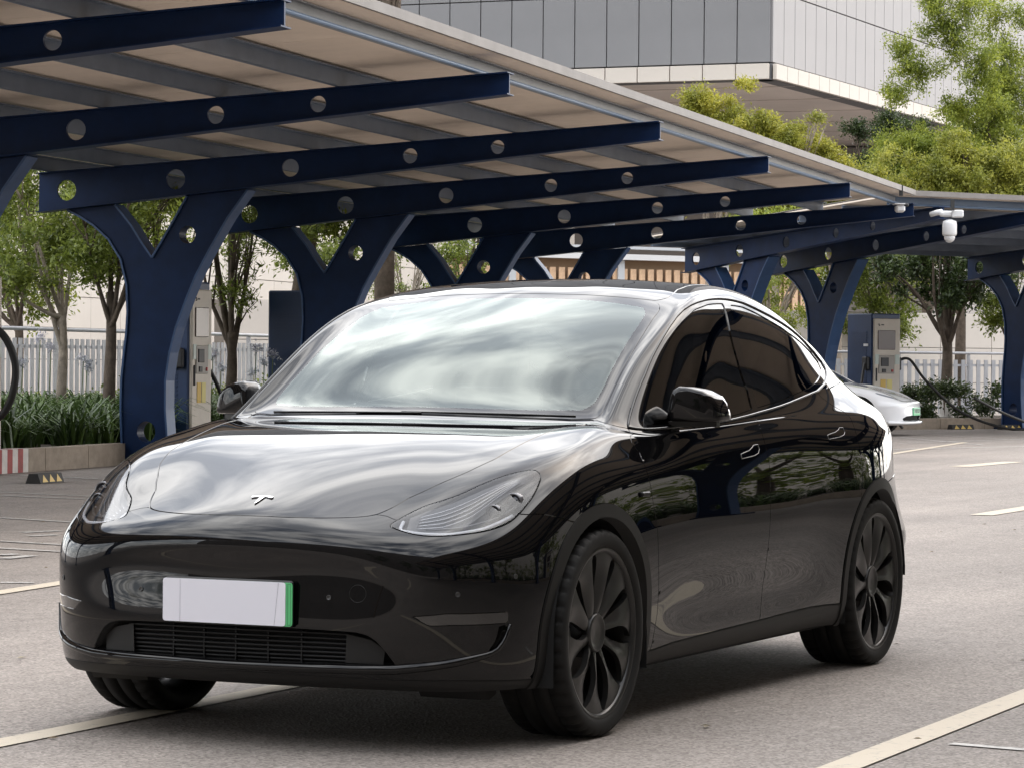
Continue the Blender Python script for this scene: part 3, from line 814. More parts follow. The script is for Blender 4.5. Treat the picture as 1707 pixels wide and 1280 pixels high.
tree('tree', *at_px(1290, 72), 3.6, .14, blobs(16, 1.35, 1.1, 4.5, 6.7, .60)+spikes(9, 1.1, 6.2, 7.1), 42000, .08, LY, BARKP, 'yellow-green tree top in the middle above the carport roof edge', GB_, 7, twigs=3)
tree('tree', *at_px(1395, 72), 3.0, .13, blobs(15, 1.1, 1.0, 3.9, 5.9, .52)+spikes(10, 1.0, 5.4, 6.3), 28000, .08, LY, BARKP, 'sparse yellow-green tree top above the bend of the carport roof', GB_, 8, twigs=4)
tree('tree', *at_px(1545, 78), 4.5, .20, blobs(26, 1.85, 1.6, 5.2, 6.8, .80)+[(.6, 0, 7.6, .8), (-.3, .2, 8.6, .9), (.6, .1, 9.3, .8), (1.3, 0, 8.8, .9), (.2, -.2, 9.7, .7), (-.9, 0, 8.0, .6), (1.5, 0, 7.8, .8), (-.6, 0, 9.2, .6), (.9, 0, 10.3, .8), (0, 0, 10.4, .7)], 120000, .078, LGY, BARK, 'tall green tree standing clear above the right carport roof', GB_, 12)
tree('tree', *at_px(1680, 80), 4.5, .22, blobs(18, 1.6, 1.5, 5.5, 8.6, 1.0)+[(0, 0, 9.2, .9), (.6, 0, 10.0, .9), (-.4, 0, 10.2, .8)], 75000, .08, LGY, BARK, 'tall tree at the upper right picture corner', GB_, 9)
tree('tree', *at_px(1600, 70), 3.2, .15, blobs(26, 2.1, 1.2, 3.7, 6.0, .75)+spikes(12, 1.9, 5.6, 6.5), 60000, .08, LY2, BARK, 'broad bright green tree crown resting along the right carport roof', GB_, 9)
tree('tree', *at_px(1480, 84), 4.0, .18, blobs(14, 1.4, 1.2, 6.0, 8.0, .62), 26000, .09, LD_, BARK, 'darker green tree crown against the building soffit', GB_, 8)
tree('tree', *at_px(640, 52), 7.4, .20, [(-.6, 0, 7.75, .30), (-.2, 0, 7.72, .30), (.15, 0, 7.70, .26), (-.4, 0, 8.3, .5), (.1, 0, 8.4, .5)], 5200, .12, LG, BARK, 'drooping leafy branch ends at the top edge above the carport', GB_, 4)

# strap-leaved planting and flower stems in the left bed
def strap_bed(name, spots, n_each, length, m_, label, width=.035):
    Vs = []; Qs = []; k = 0
    for (x, y, z0, sc) in spots:
        n = n_each
        az = rng.random(n)*2*np.pi; out = (.35+.75*rng.random(n))*length*sc*.85; hh = (.40+.5*rng.random(n))*length*sc
        d = np.stack([np.cos(az), np.sin(az), np.zeros(n)], 1); sd = np.stack([-np.sin(az), np.cos(az), np.zeros(n)], 1)*width*.5
        o = np.array([x, y, z0])+rng.normal(size=(n, 3))*np.array([.06, .06, 0])
        rows = []
        for t in (0, .35, .7, 1.0):
            c = o+d*(out*t**1.6)[:, None]; c[:, 2] += hh*(1.6*t-.95*t*t*t)
            w_ = (1-.75*t**2)
            rows.append((c-sd*w_, c+sd*w_))
        V = np.stack([q for r_ in rows for q in r_], 1)      # n,8,3
        base = k+np.arange(n)[:, None]*8
        for i in range(3): Qs.append(base+np.array([2*i, 2*i+1, 2*i+3, 2*i+2]))
        Vs.append(V.reshape(-1, 3)); k += n*8
    o = link(name, np_mesh(name, np.concatenate(Vs), np.concatenate(Qs), m_))
    return tag(o, label, 'plants', kind='stuff')
STR = leaf_mat('strap_leaf', (.03, .06, .014), (.12, .19, .05), .2)
spots = []
for _ in range(520):
    s_, m_ = random.uniform(6.95, 11.0), random.uniform(7, 42)
    x, y, _z = F1(s_, m_); spots.append((x, y, .18, random.uniform(.7, 1.15)))
strap_bed('strap_leaf_plants', spots, 44, .82, STR, 'dense dark green strap-leaved planting filling the left bed')
spots = []
for _ in range(240):
    s_, m_ = random.uniform(6.95, 12.5), random.uniform(-16, 30)
    x, y, _z = F3(s_, m_); spots.append((x, y, .18, random.uniform(.8, 1.4)))
strap_bed('strap_leaf_plants', spots, 26, .7, STR, 'green strap-leaved planting across the driveway, seen mirrored in the car')
FLW = leaf_mat('flower_blue', (.44, .42, .56), (.70, .68, .80), .3); STM = mat('flower_stem', (.10, .14, .05), .7)
fl_spots = [(82, 43, 1.38, 'pale blue flower head nearest the left fence gap'), (64, 44, 1.52, 'tall pale blue flower head left of the pale tree trunk'), (35, 45, 1.18, 'low pale blue flower head at the left picture edge'), (142, 42, 1.12, 'pale blue flower head between the two left trunks'), (136, 44, 1.22, 'faded flower head right of the pale trunk'), (352, 44, 1.30, 'blue flower head left of the open-branched tree'), (366, 46, 1.12, 'low blue flower head against the open-branched tree trunk'), (424, 43, 1.40, 'tall blue flower head right of the open-branched tree'), (438, 46, 1.20, 'blue flower head nearest the far door mirror'), (452, 44, 1.32, 'blue flower head beside the dark blue charging station'), (470, 46, 1.18, 'blue flower head just left of the dark blue charging station'), (420, 47, 1.05, 'small blue flower head low by the fence')]
for i, (px, b_, z, lab) in enumerate(fl_spots):
    x, y, _z = W(*at_px(px, b_))
    root = empty('flower', (x, y, .2), 0, 'lily stem: '+lab if False else lab, 'flower', 'blue flower stems in the left bed')
    MB().tube([(0, 0, 0), (.02, .01, (z-.2)*.5), (.0, .02, z-.2)], .007, 5).build('stem', STM, root)
    V, Q = leaf_cloud([(0, .02, z-.17)], [.085], 110, .045, .45, -.2)
    tag(link('bloom', np_mesh('bloom', V, Q, FLW), root), kind='stuff')
# clipped hedge and shrubs on the right
def hedge(name, Fn, s0, s1, m0, m1, z1, n, m_, label, lsize=.07):
    ctr = []; rad = []
    for _ in range(int((m1-m0)*(s1-s0)*5)):
        x, y, _z = Fn(random.uniform(s0, s1), random.uniform(m0, m1)); ctr.append((x, y, random.uniform(.25, z1-.15))); rad.append(random.uniform(.18, .32))
    V, Q = leaf_cloud(ctr, rad, n, lsize, .5)
    return tag(link(name, np_mesh(name, V, Q, m_)), label, 'hedge', kind='stuff')
hedge('hedge', F2, 7.2, 8.6, 4.9, 9.5, .95, 14000, LD_, 'low dark clipped hedge below the far right fence')
hedge('shrub_border', F1, 9.5, 11.2, 18, 42, .95, 12000, LG, 'loose green shrubs along the foot of the left fence')
hedge('hedge', F3, 8.5, 11.5, -16, 34, 3.0, 26000, LG, 'tall loose hedge across the driveway, seen mirrored in the car', .17)
panel_wall('panel_wall', F3, 16, -18, 36, 0, 6.0, 3.0, 1.5, 'beige wall across the driveway, seen mirrored in the car')
# trees across the driveway and behind the photographer (mirrored in the paint)
for i, (s_, m_) in enumerate(((9.5, -12), (10, -5), (9.3, 3), (10.2, 11), (9.6, 19), (10.4, 27))):
    x = (3.6+E1[0]*m_-N1[0]*s_, 13+E1[1]*m_-N1[1]*s_)
    tree('tree', *x, 2.2, .13, blobs(12, 1.8, 1.8, 2.8, 6.0, .9), 6000, .16, LG, BARK, 'tree across the driveway, outside the picture and only mirrored in the car', 'trees across the driveway', 5)
for i, (a_, b_) in enumerate(((-14, -16), (-7, -20), (0, -19), (7, -21), (14, -17), (20, -10))):
    tree('tree', a_, b_, 2.4, .18, blobs(14, 2.6, 2.2, 2.6, 7.0, 1.2), 6000, .2, LD_, BARK, 'tree behind the photographer, outside the picture and only mirrored in the car', 'trees behind the photographer', 5)
def FB(s, m, z=0.0): return W(m, -26-s, z)
panel_wall('panel_wall', FB, 0, -70, 70, 0, 24, 5.0, 3.0, 'unseen tall dark wall added behind the photographer to darken the car reflections', mat('wall_dark_panel', (.085, .075, .068), .6, noise=(.3, .2)))  # unseen, made tall and dark so the bumper mirrors no bright sky

# ================================================================== DOME CAMERAS
CW = mat('camera_white', (.72, .72, .72), .3)
def dome_cam(px, py, b_, label, big=True):
    z = CZ+(604+(px-853)*.00825-py)/5146.49*b_
    x, y, _z = W(*at_px(px, b_))
    root = empty('security_camera', (x, y, z), YAW+math.pi/2, label, 'security camera', 'security cameras on the carport edge')
    if big:
        MB().box((-.10, 0, .16), (.20, .16, .13), bevel=.02).build('junction_box', CW, root)
        MB().box((.10, .0, .16), (.22, .12, .10), bevel=.03).build('mount_arm', CW, root)
        MB().tube([(.16, 0, .19), (.24, -.05, .18), (.34, -.12, .15)], [.05, .05, .045], 10).build('bullet_camera', CW, root)
        MB().lathe([(.05, .14), (.115, .11), (.125, .06), (.125, -.10), (.115, -.13), (.10, -.14)], 24, lambda x_, y_, z_: (x_+.03, z_, y_-.08)).build('housing', CW, root)
        MB().ball((.03, 0, -.24), .095, 18).build('dome', CW, root)
        MB().lathe([(.001, .0), (.03, .004), (.032, -.01)], 14, lambda x_, y_, z_: (x_+.06, -.088-y_, z_-.25)).build('lens', CBLK, root)
    else:
        MB().box((0, 0, .0), (.16, .22, .12), bevel=.03).build('housing', CW, root)
        MB().box((-.10, .05, .06), (.08, .1, .06), bevel=.02).build('mount', CBLK, root)
        MB().box((.02, .02, .075), (.18, .26, .02), bevel=.006).build('hood', CW, root)
    MB().box((0, .12, .30), (.06, .06, .18)).build('hanger', BOLT, root)
    return root
dome_cam(1583, 372, 52.8, 'white dome security camera hanging from the right carport edge')
dome_cam(1497, 348, 51.6, 'small white box camera at the bend of the carport edge', False)

# ================================================================== THE CAR
# body surface: bicubic spline through a net of stations (columns run front centre -> rear centre,
# levels run sill -> roof centre), left half; the right half is its mirror image
NET=[[(0.76,0,0.202),(0.845,0,0.25),(0.874,0,0.4),(0.865,0,0.585),(0.869,0,0.682),(0.803,0,0.742),(0.7,0,0.793),(0.35,0,0.915),(-0.08,0,1.024),(-0.415,0,1.071),(-0.785,0,1.309),(-1.235,0,1.497),(-1.42,0,1.555),(-1.58,0,1.572)],
[(0.755,0.22,0.202),(0.84,0.22,0.25),(0.868,0.22,0.4),(0.857,0.22,0.583),(0.857,0.23,0.68),(0.788,0.24,0.738),(0.685,0.22,0.787),(0.34,0.22,0.915),(-0.09,0.22,1.023),(-0.422,0.22,1.07),(-0.79,0.2,1.307),(-1.24,0.18,1.494),(-1.44,0.14,1.553),(-1.6,0,1.576)],
[(0.73,0.45,0.202),(0.81,0.45,0.25),(0.84,0.46,0.395),(0.828,0.46,0.57),(0.821,0.475,0.67),(0.738,0.46,0.729),(0.61,0.45,0.788),(0.3,0.42,0.92),(-0.12,0.42,1.023),(-0.44,0.42,1.068),(-0.804,0.4,1.298),(-1.255,0.37,1.486),(-1.46,0.28,1.556),(-1.63,0,1.58)],
[(0.685,0.672,0.202),(0.745,0.66,0.25),(0.765,0.67,0.38),(0.765,0.68,0.52),(0.742,0.69,0.655),(0.645,0.65,0.735),(0.5,0.6,0.828),(0.2,0.575,0.946),(-0.18,0.57,1.026),(-0.468,0.58,1.066),(-0.822,0.55,1.287),(-1.265,0.525,1.477),(-1.52,0.385,1.556),(-1.68,0,1.585)],
[(0.55,0.81,0.202),(0.595,0.822,0.25),(0.605,0.825,0.38),(0.6,0.835,0.52),(0.566,0.842,0.655),(0.46,0.81,0.771),(0.33,0.735,0.887),(0.04,0.69,0.975),(-0.28,0.68,1.039),(-0.492,0.69,1.063),(-0.832,0.655,1.275),(-1.265,0.63,1.472),(-1.58,0.435,1.56),(-1.74,0,1.589)],
[(0.36,0.87,0.202),(0.39,0.895,0.25),(0.4,0.91,0.38),(0.39,0.92,0.52),(0.35,0.92,0.63),(0.25,0.895,0.812),(0.14,0.82,0.928),(-0.09,0.78,0.99),(-0.34,0.76,1.042),(-0.474,0.745,1.059),(-0.806,0.705,1.27),(-1.268,0.672,1.47),(-1.64,0.445,1.566),(-1.8,0,1.592)],
[(0.02,0.9,0.202),(0.02,0.925,0.25),(0.02,0.94,0.38),(0.02,0.948,0.52),(0.01,0.947,0.65),(-0.01,0.928,0.832),(-0.07,0.87,0.942),(-0.2,0.84,0.991),(-0.42,0.828,1.021),(-0.495,0.777,1.053),(-0.832,0.733,1.268),(-1.295,0.69,1.475),(-1.71,0.45,1.571),(-1.87,0,1.593)],
[(-0.4,0.885,0.202),(-0.4,0.915,0.25),(-0.4,0.93,0.38),(-0.4,0.94,0.52),(-0.4,0.945,0.66),(-0.41,0.933,0.85),(-0.44,0.9,0.93),(-0.5,0.878,0.975),(-0.58,0.872,1.005),(-0.6,0.835,1.043),(-0.945,0.768,1.278),(-1.42,0.694,1.499),(-1.79,0.45,1.574),(-1.95,0,1.592)],
[(-0.8,0.88,0.202),(-0.8,0.917,0.25),(-0.8,0.918,0.38),(-0.8,0.938,0.53),(-0.8,0.948,0.68),(-0.8,0.938,0.85),(-0.8,0.912,0.95),(-0.8,0.895,0.99),(-0.8,0.882,1.02),(-0.9,0.868,1.05),(-1.24,0.788,1.3),(-1.65,0.675,1.524),(-1.89,0.45,1.573),(-2.04,0,1.588)],
[(-1.2,0.88,0.202),(-1.2,0.917,0.25),(-1.2,0.918,0.38),(-1.2,0.938,0.53),(-1.2,0.95,0.68),(-1.2,0.94,0.85),(-1.2,0.914,0.96),(-1.2,0.898,1),(-1.2,0.884,1.03),(-1.25,0.87,1.06),(-1.52,0.785,1.312),(-1.84,0.668,1.53),(-2,0.445,1.569),(-2.13,0,1.582)],
[(-1.6,0.88,0.202),(-1.6,0.917,0.25),(-1.6,0.918,0.38),(-1.6,0.938,0.53),(-1.6,0.95,0.68),(-1.6,0.94,0.855),(-1.6,0.915,0.965),(-1.6,0.898,1.01),(-1.6,0.884,1.045),(-1.62,0.868,1.075),(-1.78,0.782,1.315),(-2.02,0.664,1.522),(-2.11,0.44,1.56),(-2.22,0,1.573)],
[(-2,0.88,0.202),(-2,0.917,0.25),(-2,0.918,0.38),(-2,0.938,0.53),(-2,0.95,0.69),(-2,0.94,0.86),(-2,0.915,0.97),(-2,0.895,1.02),(-2,0.878,1.055),(-2.02,0.855,1.1),(-2.08,0.773,1.312),(-2.21,0.66,1.502),(-2.24,0.435,1.546),(-2.32,0,1.56)],
[(-2.4,0.89,0.202),(-2.4,0.92,0.25),(-2.4,0.935,0.38),(-2.4,0.943,0.53),(-2.4,0.95,0.7),(-2.4,0.942,0.87),(-2.4,0.915,0.97),(-2.4,0.895,1.02),(-2.4,0.87,1.06),(-2.42,0.825,1.135),(-2.42,0.75,1.315),(-2.43,0.652,1.463),(-2.4,0.43,1.522),(-2.44,0,1.54)],
[(-2.87,0.901,0.202),(-2.87,0.926,0.25),(-2.87,0.941,0.38),(-2.87,0.949,0.52),(-2.87,0.954,0.68),(-2.87,0.946,0.85),(-2.87,0.92,0.96),(-2.87,0.895,1.015),(-2.87,0.86,1.07),(-2.84,0.775,1.16),(-2.74,0.7,1.29),(-2.67,0.638,1.405),(-2.6,0.42,1.483),(-2.58,0,1.512)],
[(-3.22,0.872,0.36),(-3.24,0.897,0.385),(-3.25,0.912,0.45),(-3.25,0.917,0.53),(-3.25,0.899,0.68),(-3.25,0.884,0.84),(-3.24,0.872,0.95),(-3.23,0.842,1.01),(-3.2,0.8,1.075),(-3.12,0.73,1.15),(-3,0.665,1.26),(-2.92,0.615,1.34),(-2.78,0.4,1.438),(-2.7,0,1.482)],
[(-3.48,0.79,0.36),(-3.52,0.82,0.385),(-3.54,0.84,0.46),(-3.55,0.845,0.54),(-3.51,0.805,0.68),(-3.48,0.79,0.83),(-3.47,0.795,0.95),(-3.455,0.783,1),(-3.42,0.757,1.066),(-3.32,0.69,1.122),(-3.18,0.62,1.215),(-3.12,0.57,1.28),(-2.9,0.36,1.41),(-2.8,0,1.45)],
[(-3.63,0.63,0.34),(-3.69,0.66,0.37),(-3.72,0.68,0.45),(-3.73,0.68,0.55),(-3.67,0.635,0.69),(-3.62,0.625,0.84),(-3.63,0.645,0.97),(-3.6,0.615,1.06),(-3.53,0.575,1.1),(-3.44,0.56,1.135),(-3.28,0.51,1.215),(-3.1,0.46,1.31),(-2.96,0.3,1.39),(-2.86,0,1.43)],
[(-3.72,0.4,0.302),(-3.79,0.41,0.33),(-3.82,0.42,0.43),(-3.83,0.42,0.56),(-3.79,0.41,0.7),(-3.74,0.41,0.85),(-3.755,0.43,1),(-3.73,0.42,1.1),(-3.64,0.39,1.125),(-3.52,0.37,1.15),(-3.34,0.33,1.225),(-3.15,0.3,1.315),(-3,0.2,1.38),(-2.92,0,1.41)],
[(-3.77,0,0.302),(-3.84,0,0.33),(-3.87,0,0.43),(-3.88,0,0.56),(-3.84,0,0.7),(-3.79,0,0.85),(-3.785,0,1),(-3.76,0,1.11),(-3.68,0,1.135),(-3.56,0,1.16),(-3.38,0,1.235),(-3.2,0,1.315),(-3.08,0,1.36),(-2.97,0,1.395)]]
MIR = np.array([1, -1, 1.0])
def _pad(P):
    Q = np.concatenate([(P[1]*MIR)[None], P, (P[-2]*MIR)[None]], 0)
    return np.concatenate([(2*Q[:, 0]-Q[:, 1])[:, None], Q, (Q[:, -2]*MIR)[:, None]], 1)
def _limit(P):
    Q = _pad(P); Q = (Q[:-2]+4*Q[1:-1]+Q[2:])/6
    return (Q[:, :-2]+4*Q[:, 1:-1]+Q[:, 2:])/6
def net_control(NETP):
    P = np.array(NETP, float); C = P.copy()
    for _ in range(3): C = C + .8*(P-_limit(C))
    C[0, :, 1] = 0; C[-1, :, 1] = 0; C[:, -1, 1] = 0
    return C
def _bas(t): return np.array([(1-t)**3, 3*t**3-6*t**2+4, -3*t**3+3*t**2+3*t+1, t**3])/6
def _dbas(s): return np.array([-(1-s)**2, 3*s**2-4*s, -3*s**2+2*s+1, s**2])/2
def surf_eval(C, u, v):
    nc, nl = C.shape[:2]; Q = _pad(C)
    u = np.asarray(u, float); v = np.asarray(v, float)
    i = np.clip(np.floor(u).astype(int), 0, nc-2); j = np.clip(np.floor(v).astype(int), 0, nl-2)
    bu, bv, du, dv = _bas(u-i), _bas(v-j), _dbas(u-i), _dbas(v-j)
    P = 0; Du = 0; Dv = 0
    for a in range(4):
        for b in range(4):
            q = Q[i+a, j+b]
            P = P+(bu[a]*bv[b])[..., None]*q; Du = Du+(du[a]*bv[b])[..., None]*q; Dv = Dv+(bu[a]*dv[b])[..., None]*q
    N = np.cross(Du, Dv); N /= np.maximum(np.linalg.norm(N, axis=-1, keepdims=True), 1e-9)
    return P, N
def surf_pt(C, u, v):
    """tolerates u<0 (mirror side) and v<0 (below the sill)"""
    u = np.asarray(u, float); v = np.asarray(v, float)
    P, N = surf_eval(C, np.clip(np.abs(u), 0, C.shape[0]-1), np.clip(v, 0, C.shape[1]-1))
    P = P.copy(); P[u < 0] *= MIR
    P[..., 2] += np.minimum(v, 0)*.1
    return P
def smooth_loop(p, n=4):
    """closed Catmull-Rom through the points"""
    out = []; m = len(p)
    for i in range(m):
        a, b, c, d = (np.array(p[(i+k) % m], float) for k in (-1, 0, 1, 2))
        for t in np.arange(n)/n:
            out.append(.5*((2*b)+(-a+c)*t+(2*a-5*b+4*c-d)*t*t+(-a+3*b-3*c+d)*t**3))
    return np.array(out)
def dense_loop(p, n=8):
    p = np.array(p, float); q = np.roll(p, -1, 0)
    return np.concatenate([p+(q-p)*t for t in np.arange(n)/n], 1).reshape(-1, 2) if False else np.array([a+(b-a)*t for a, b in zip(p, q) for t in np.arange(n)/n])
def in_poly(pt, poly):
    x, y = pt[:, 0], pt[:, 1]; c = np.zeros(len(pt), bool)
    for (x0, y0), (x1, y1) in zip(poly, np.roll(poly, -1, 0)):
        if y0 == y1: continue
        k = ((y0 > y) != (y1 > y)) & (x < (x1-x0)*(y-y0)/(y1-y0)+x0)
        c ^= k
    return c

class Shell:
    """dense half surface that can be cut into panels along curves drawn on it"""
    def __init__(s, NETP, ku=17, kv=14, shape=None):
        s.C = net_control(NETP)
        nc, nl = s.C.shape[:2]
        U, V = np.meshgrid(np.linspace(0, nc-1, (nc-1)*ku+1), np.linspace(0, nl-1, (nl-1)*kv+1), indexing='ij')
        P, N = surf_eval(s.C, U, V)
        s.nu, s.nv = U.shape
        s.uv = np.stack([U.ravel(), V.ravel()], 1)
        s.P = P.reshape(-1, 3); s.N = N.reshape(-1, 3)
        if (s.N[:, 2]*(s.uv[:, 1] > nl-2.5)).sum() < 0: s.N = -s.N
        if shape: s.P = shape(s.P, s.N)
        i, j = np.meshgrid(np.arange(s.nu-1), np.arange(s.nv-1), indexing='ij')
        a = (i*s.nv+j).ravel()
        s.faces = [tuple(q) for q in np.stack([a, a+s.nv, a+s.nv+1, a+1], 1).tolist()]
        s.D = {}
    def region(s, name, poly=None, smooth=False, fn=None):
        if fn is not None: s.D[name] = fn(s.P, s.uv); return
        lp = smooth_loop(poly) if smooth else np.array(poly, float)
        s.loops = getattr(s, 'loops', {}); s.loops[name] = dense_loop(lp, 4)
        dn = dense_loop(lp, 4 if smooth else 10)
        B = surf_pt(s.C, dn[:, 0], dn[:, 1]); B2 = np.roll(B, -1, 0)
        ins = in_poly(s.uv, lp)
        d = np.full(len(s.P), .5)
        lo, hi = B.min(0)-.06, B.max(0)+.06
        near = np.where(((s.P > lo) & (s.P < hi)).all(1))[0]
        E = B2-B; L2 = np.maximum((E*E).sum(1), 1e-12)
        for c in range(0, len(near), 3000):
            k = near[c:c+3000]
            X = s.P[k][:, None]-B[None]
            t = np.clip((X*E).sum(2)/L2, 0, 1)
            d[k] = np.sqrt(((X-t[..., None]*E)**2).sum(2).min(1))
        s.D[name] = np.where(ins, -d, d)
    def start(s):
        s.names = list(s.D)
        s.rows = np.concatenate([s.P, s.N]+[s.D[n][:, None] for n in s.names], 1)
        s.extra = []; s.n0 = len(s.rows)
    def row(s, i): return s.rows[i] if i < s.n0 else s.extra[i-s.n0]
    def clip(s, faces, name, thr):
        k = 6+s.names.index(name)
        ev = np.array([r[k] for r in s.extra]) if s.extra else np.zeros(0)
        val = np.concatenate([s.rows[:, k], ev])-thr
        ins, out = [], []; cache = {}
        for f in faces:
            vv = [val[i] for i in f]
            if max(vv) <= 0: ins.append(f); continue
            if min(vv) > 0: out.append(f); continue
            a, b = [], []
            m = len(f)
            for q in range(m):
                i, j = f[q], f[(q+1) % m]
                vi, vj = vv[q], vv[(q+1) % m]
                (a if vi <= 0 else b).append(i)
                if (vi <= 0) != (vj <= 0):
                    key = (min(i, j), max(i, j))
                    if key not in cache:
                        t = vi/(vi-vj)
                        cache[key] = s.n0+len(s.extra)
                        s.extra.append(s.row(i)*(1-t)+s.row(j)*t)
                    a.append(cache[key]); b.append(cache[key])
            if len(a) > 2: ins.append(tuple(a))
            if len(b) > 2: out.append(tuple(b))
        return ins, out
    def cut(s, faces, name, gap=.0022):
        """-> (inside, outside, seam)"""
        i, r = s.clip(faces, name, -gap)
        g, o = s.clip(r, name, gap) if gap > 0 else ([], r)
        return i, o, g
    def components(s, faces):
        par = {}
        def find(x):
            while par[x] != x: par[x] = par[par[x]]; x = par[x]
            return x
        for f in faces:
            for i in f: par.setdefault(i, i)
            r0 = find(f[0])
            for i in f[1:]:
                r1 = find(i)
                if r1 != r0: par[r1] = r0
        out = {}
        for f in faces: out.setdefault(find(f[0]), []).append(f)
        return sorted(out.values(), key=len, reverse=True)
    def piece(s, faces, name, m, parent, off=0.0, lip=.012, mode='pair', label=None):
        """mode pair: one object each side; one: both halves welded into one object"""
        if not faces: return []
        comps = s.components(faces)
        if len(comps) > 1 and mode == 'pair' and name != 'panel_seams':
            big = [c for c in comps if len(c) > 12]
            if len(big) > 1: return sum((s.piece(c, name, m, parent, off, lip, mode, label) for c in big), [])
            faces = big[0] if big else faces
        elif len(comps) > 1 and name != 'panel_seams':
            faces = sum((c for c in comps if len(c) > max(12, len(comps[0])*.05)), [])
        ids = sorted({i for f in faces for i in f}); loc = {g: k for k, g in enumerate(ids)}
        rw = np.array([s.row(i) for i in ids])
        N = rw[:, 3:6]/np.linalg.norm(rw[:, 3:6], axis=1, keepdims=True)
        P = rw[:, :3]+N*off
        F = [tuple(loc[i] for i in f) for f in faces]
        NV = len(P)
        if lip:
            cnt = {}
            for f in F:
                for a, b in zip(f, f[1:]+f[:1]):
                    cnt[(a, b)] = cnt.get((a, b), 0)+1
            be = [(a, b) for (a, b) in cnt if (b, a) not in cnt and not (mode == 'one' and abs(P[a, 1]) < 1e-5 and abs(P[b, 1]) < 1e-5)]
            bi = sorted({i for e in be for i in e}); mp_ = {i: k for k, i in enumerate(bi)}
            low = P[bi]-N[bi]*lip
            P = np.concatenate([P, low]); N = np.concatenate([N, N[bi]])
            F = F+[(a, NV+mp_[a], NV+mp_[b], b) for a, b in be]
        objs = []
        def mk(P_, F_, N_, nm):
            me = bpy.data.meshes.new(nm); me.from_pydata(P_.tolist(), [], F_)
            me.polygons.foreach_set('use_smooth', np.ones(len(F_), bool))
            me.materials.append(m); me.update()
            me.normals_split_custom_set_from_vertices(N_.tolist())
            o = link(nm, me, parent)
            if label: o['label'] = label
            objs.append(o)
        Fr = [f[::-1] for f in F]
        if mode == 'pair':
            mk(P, F, N, name); mk(P*MIR, Fr, N*MIR, name)
        else:
            seam = np.abs(P[:, 1]) < 1e-5
            idx = np.where(seam, np.arange(len(P)), len(P)+np.cumsum(~seam)-1)
            P2 = np.concatenate([P, (P*MIR)[~seam]]); N2 = np.concatenate([N, (N*MIR)[~seam]])
            N2[np.where(seam)[0], 1] = 0
            mk(P2, F+[tuple(int(idx[i]) for i in f) for f in Fr], N2, name)
        return objs

PAINT = mat('black_paint', (.003, .003, .0034), .012, ior=1.45)
PLASTIC = mat('arch_plastic', (.010, .0098, .0095), .55, spec=.35, bump=(900, .15, .0004))
SATIN = mat('satin_black_trim', (.008, .008, .008), .30, spec=.4)
DARK = mat('seam_dark', (.004, .004, .004), .7)
VOID = mat('matte_void', (.006, .006, .006), .9)
GLASS_S = glass_mat('side_glass', (.10, .10, .095), 1.55)
GLASS_W = glass_mat('windscreen_glass', (.62, .68, .65), 1.95, refl=(.92, 1.0, .965))
GLASS_R = mat('roof_glass', (.004, .004, .005), .015)
LENS = glass_mat('lamp_lens', (.92, .93, .94), 1.5)
CHROME = mat('bright_metal', (.82, .82, .83), .14, metal=1.0)

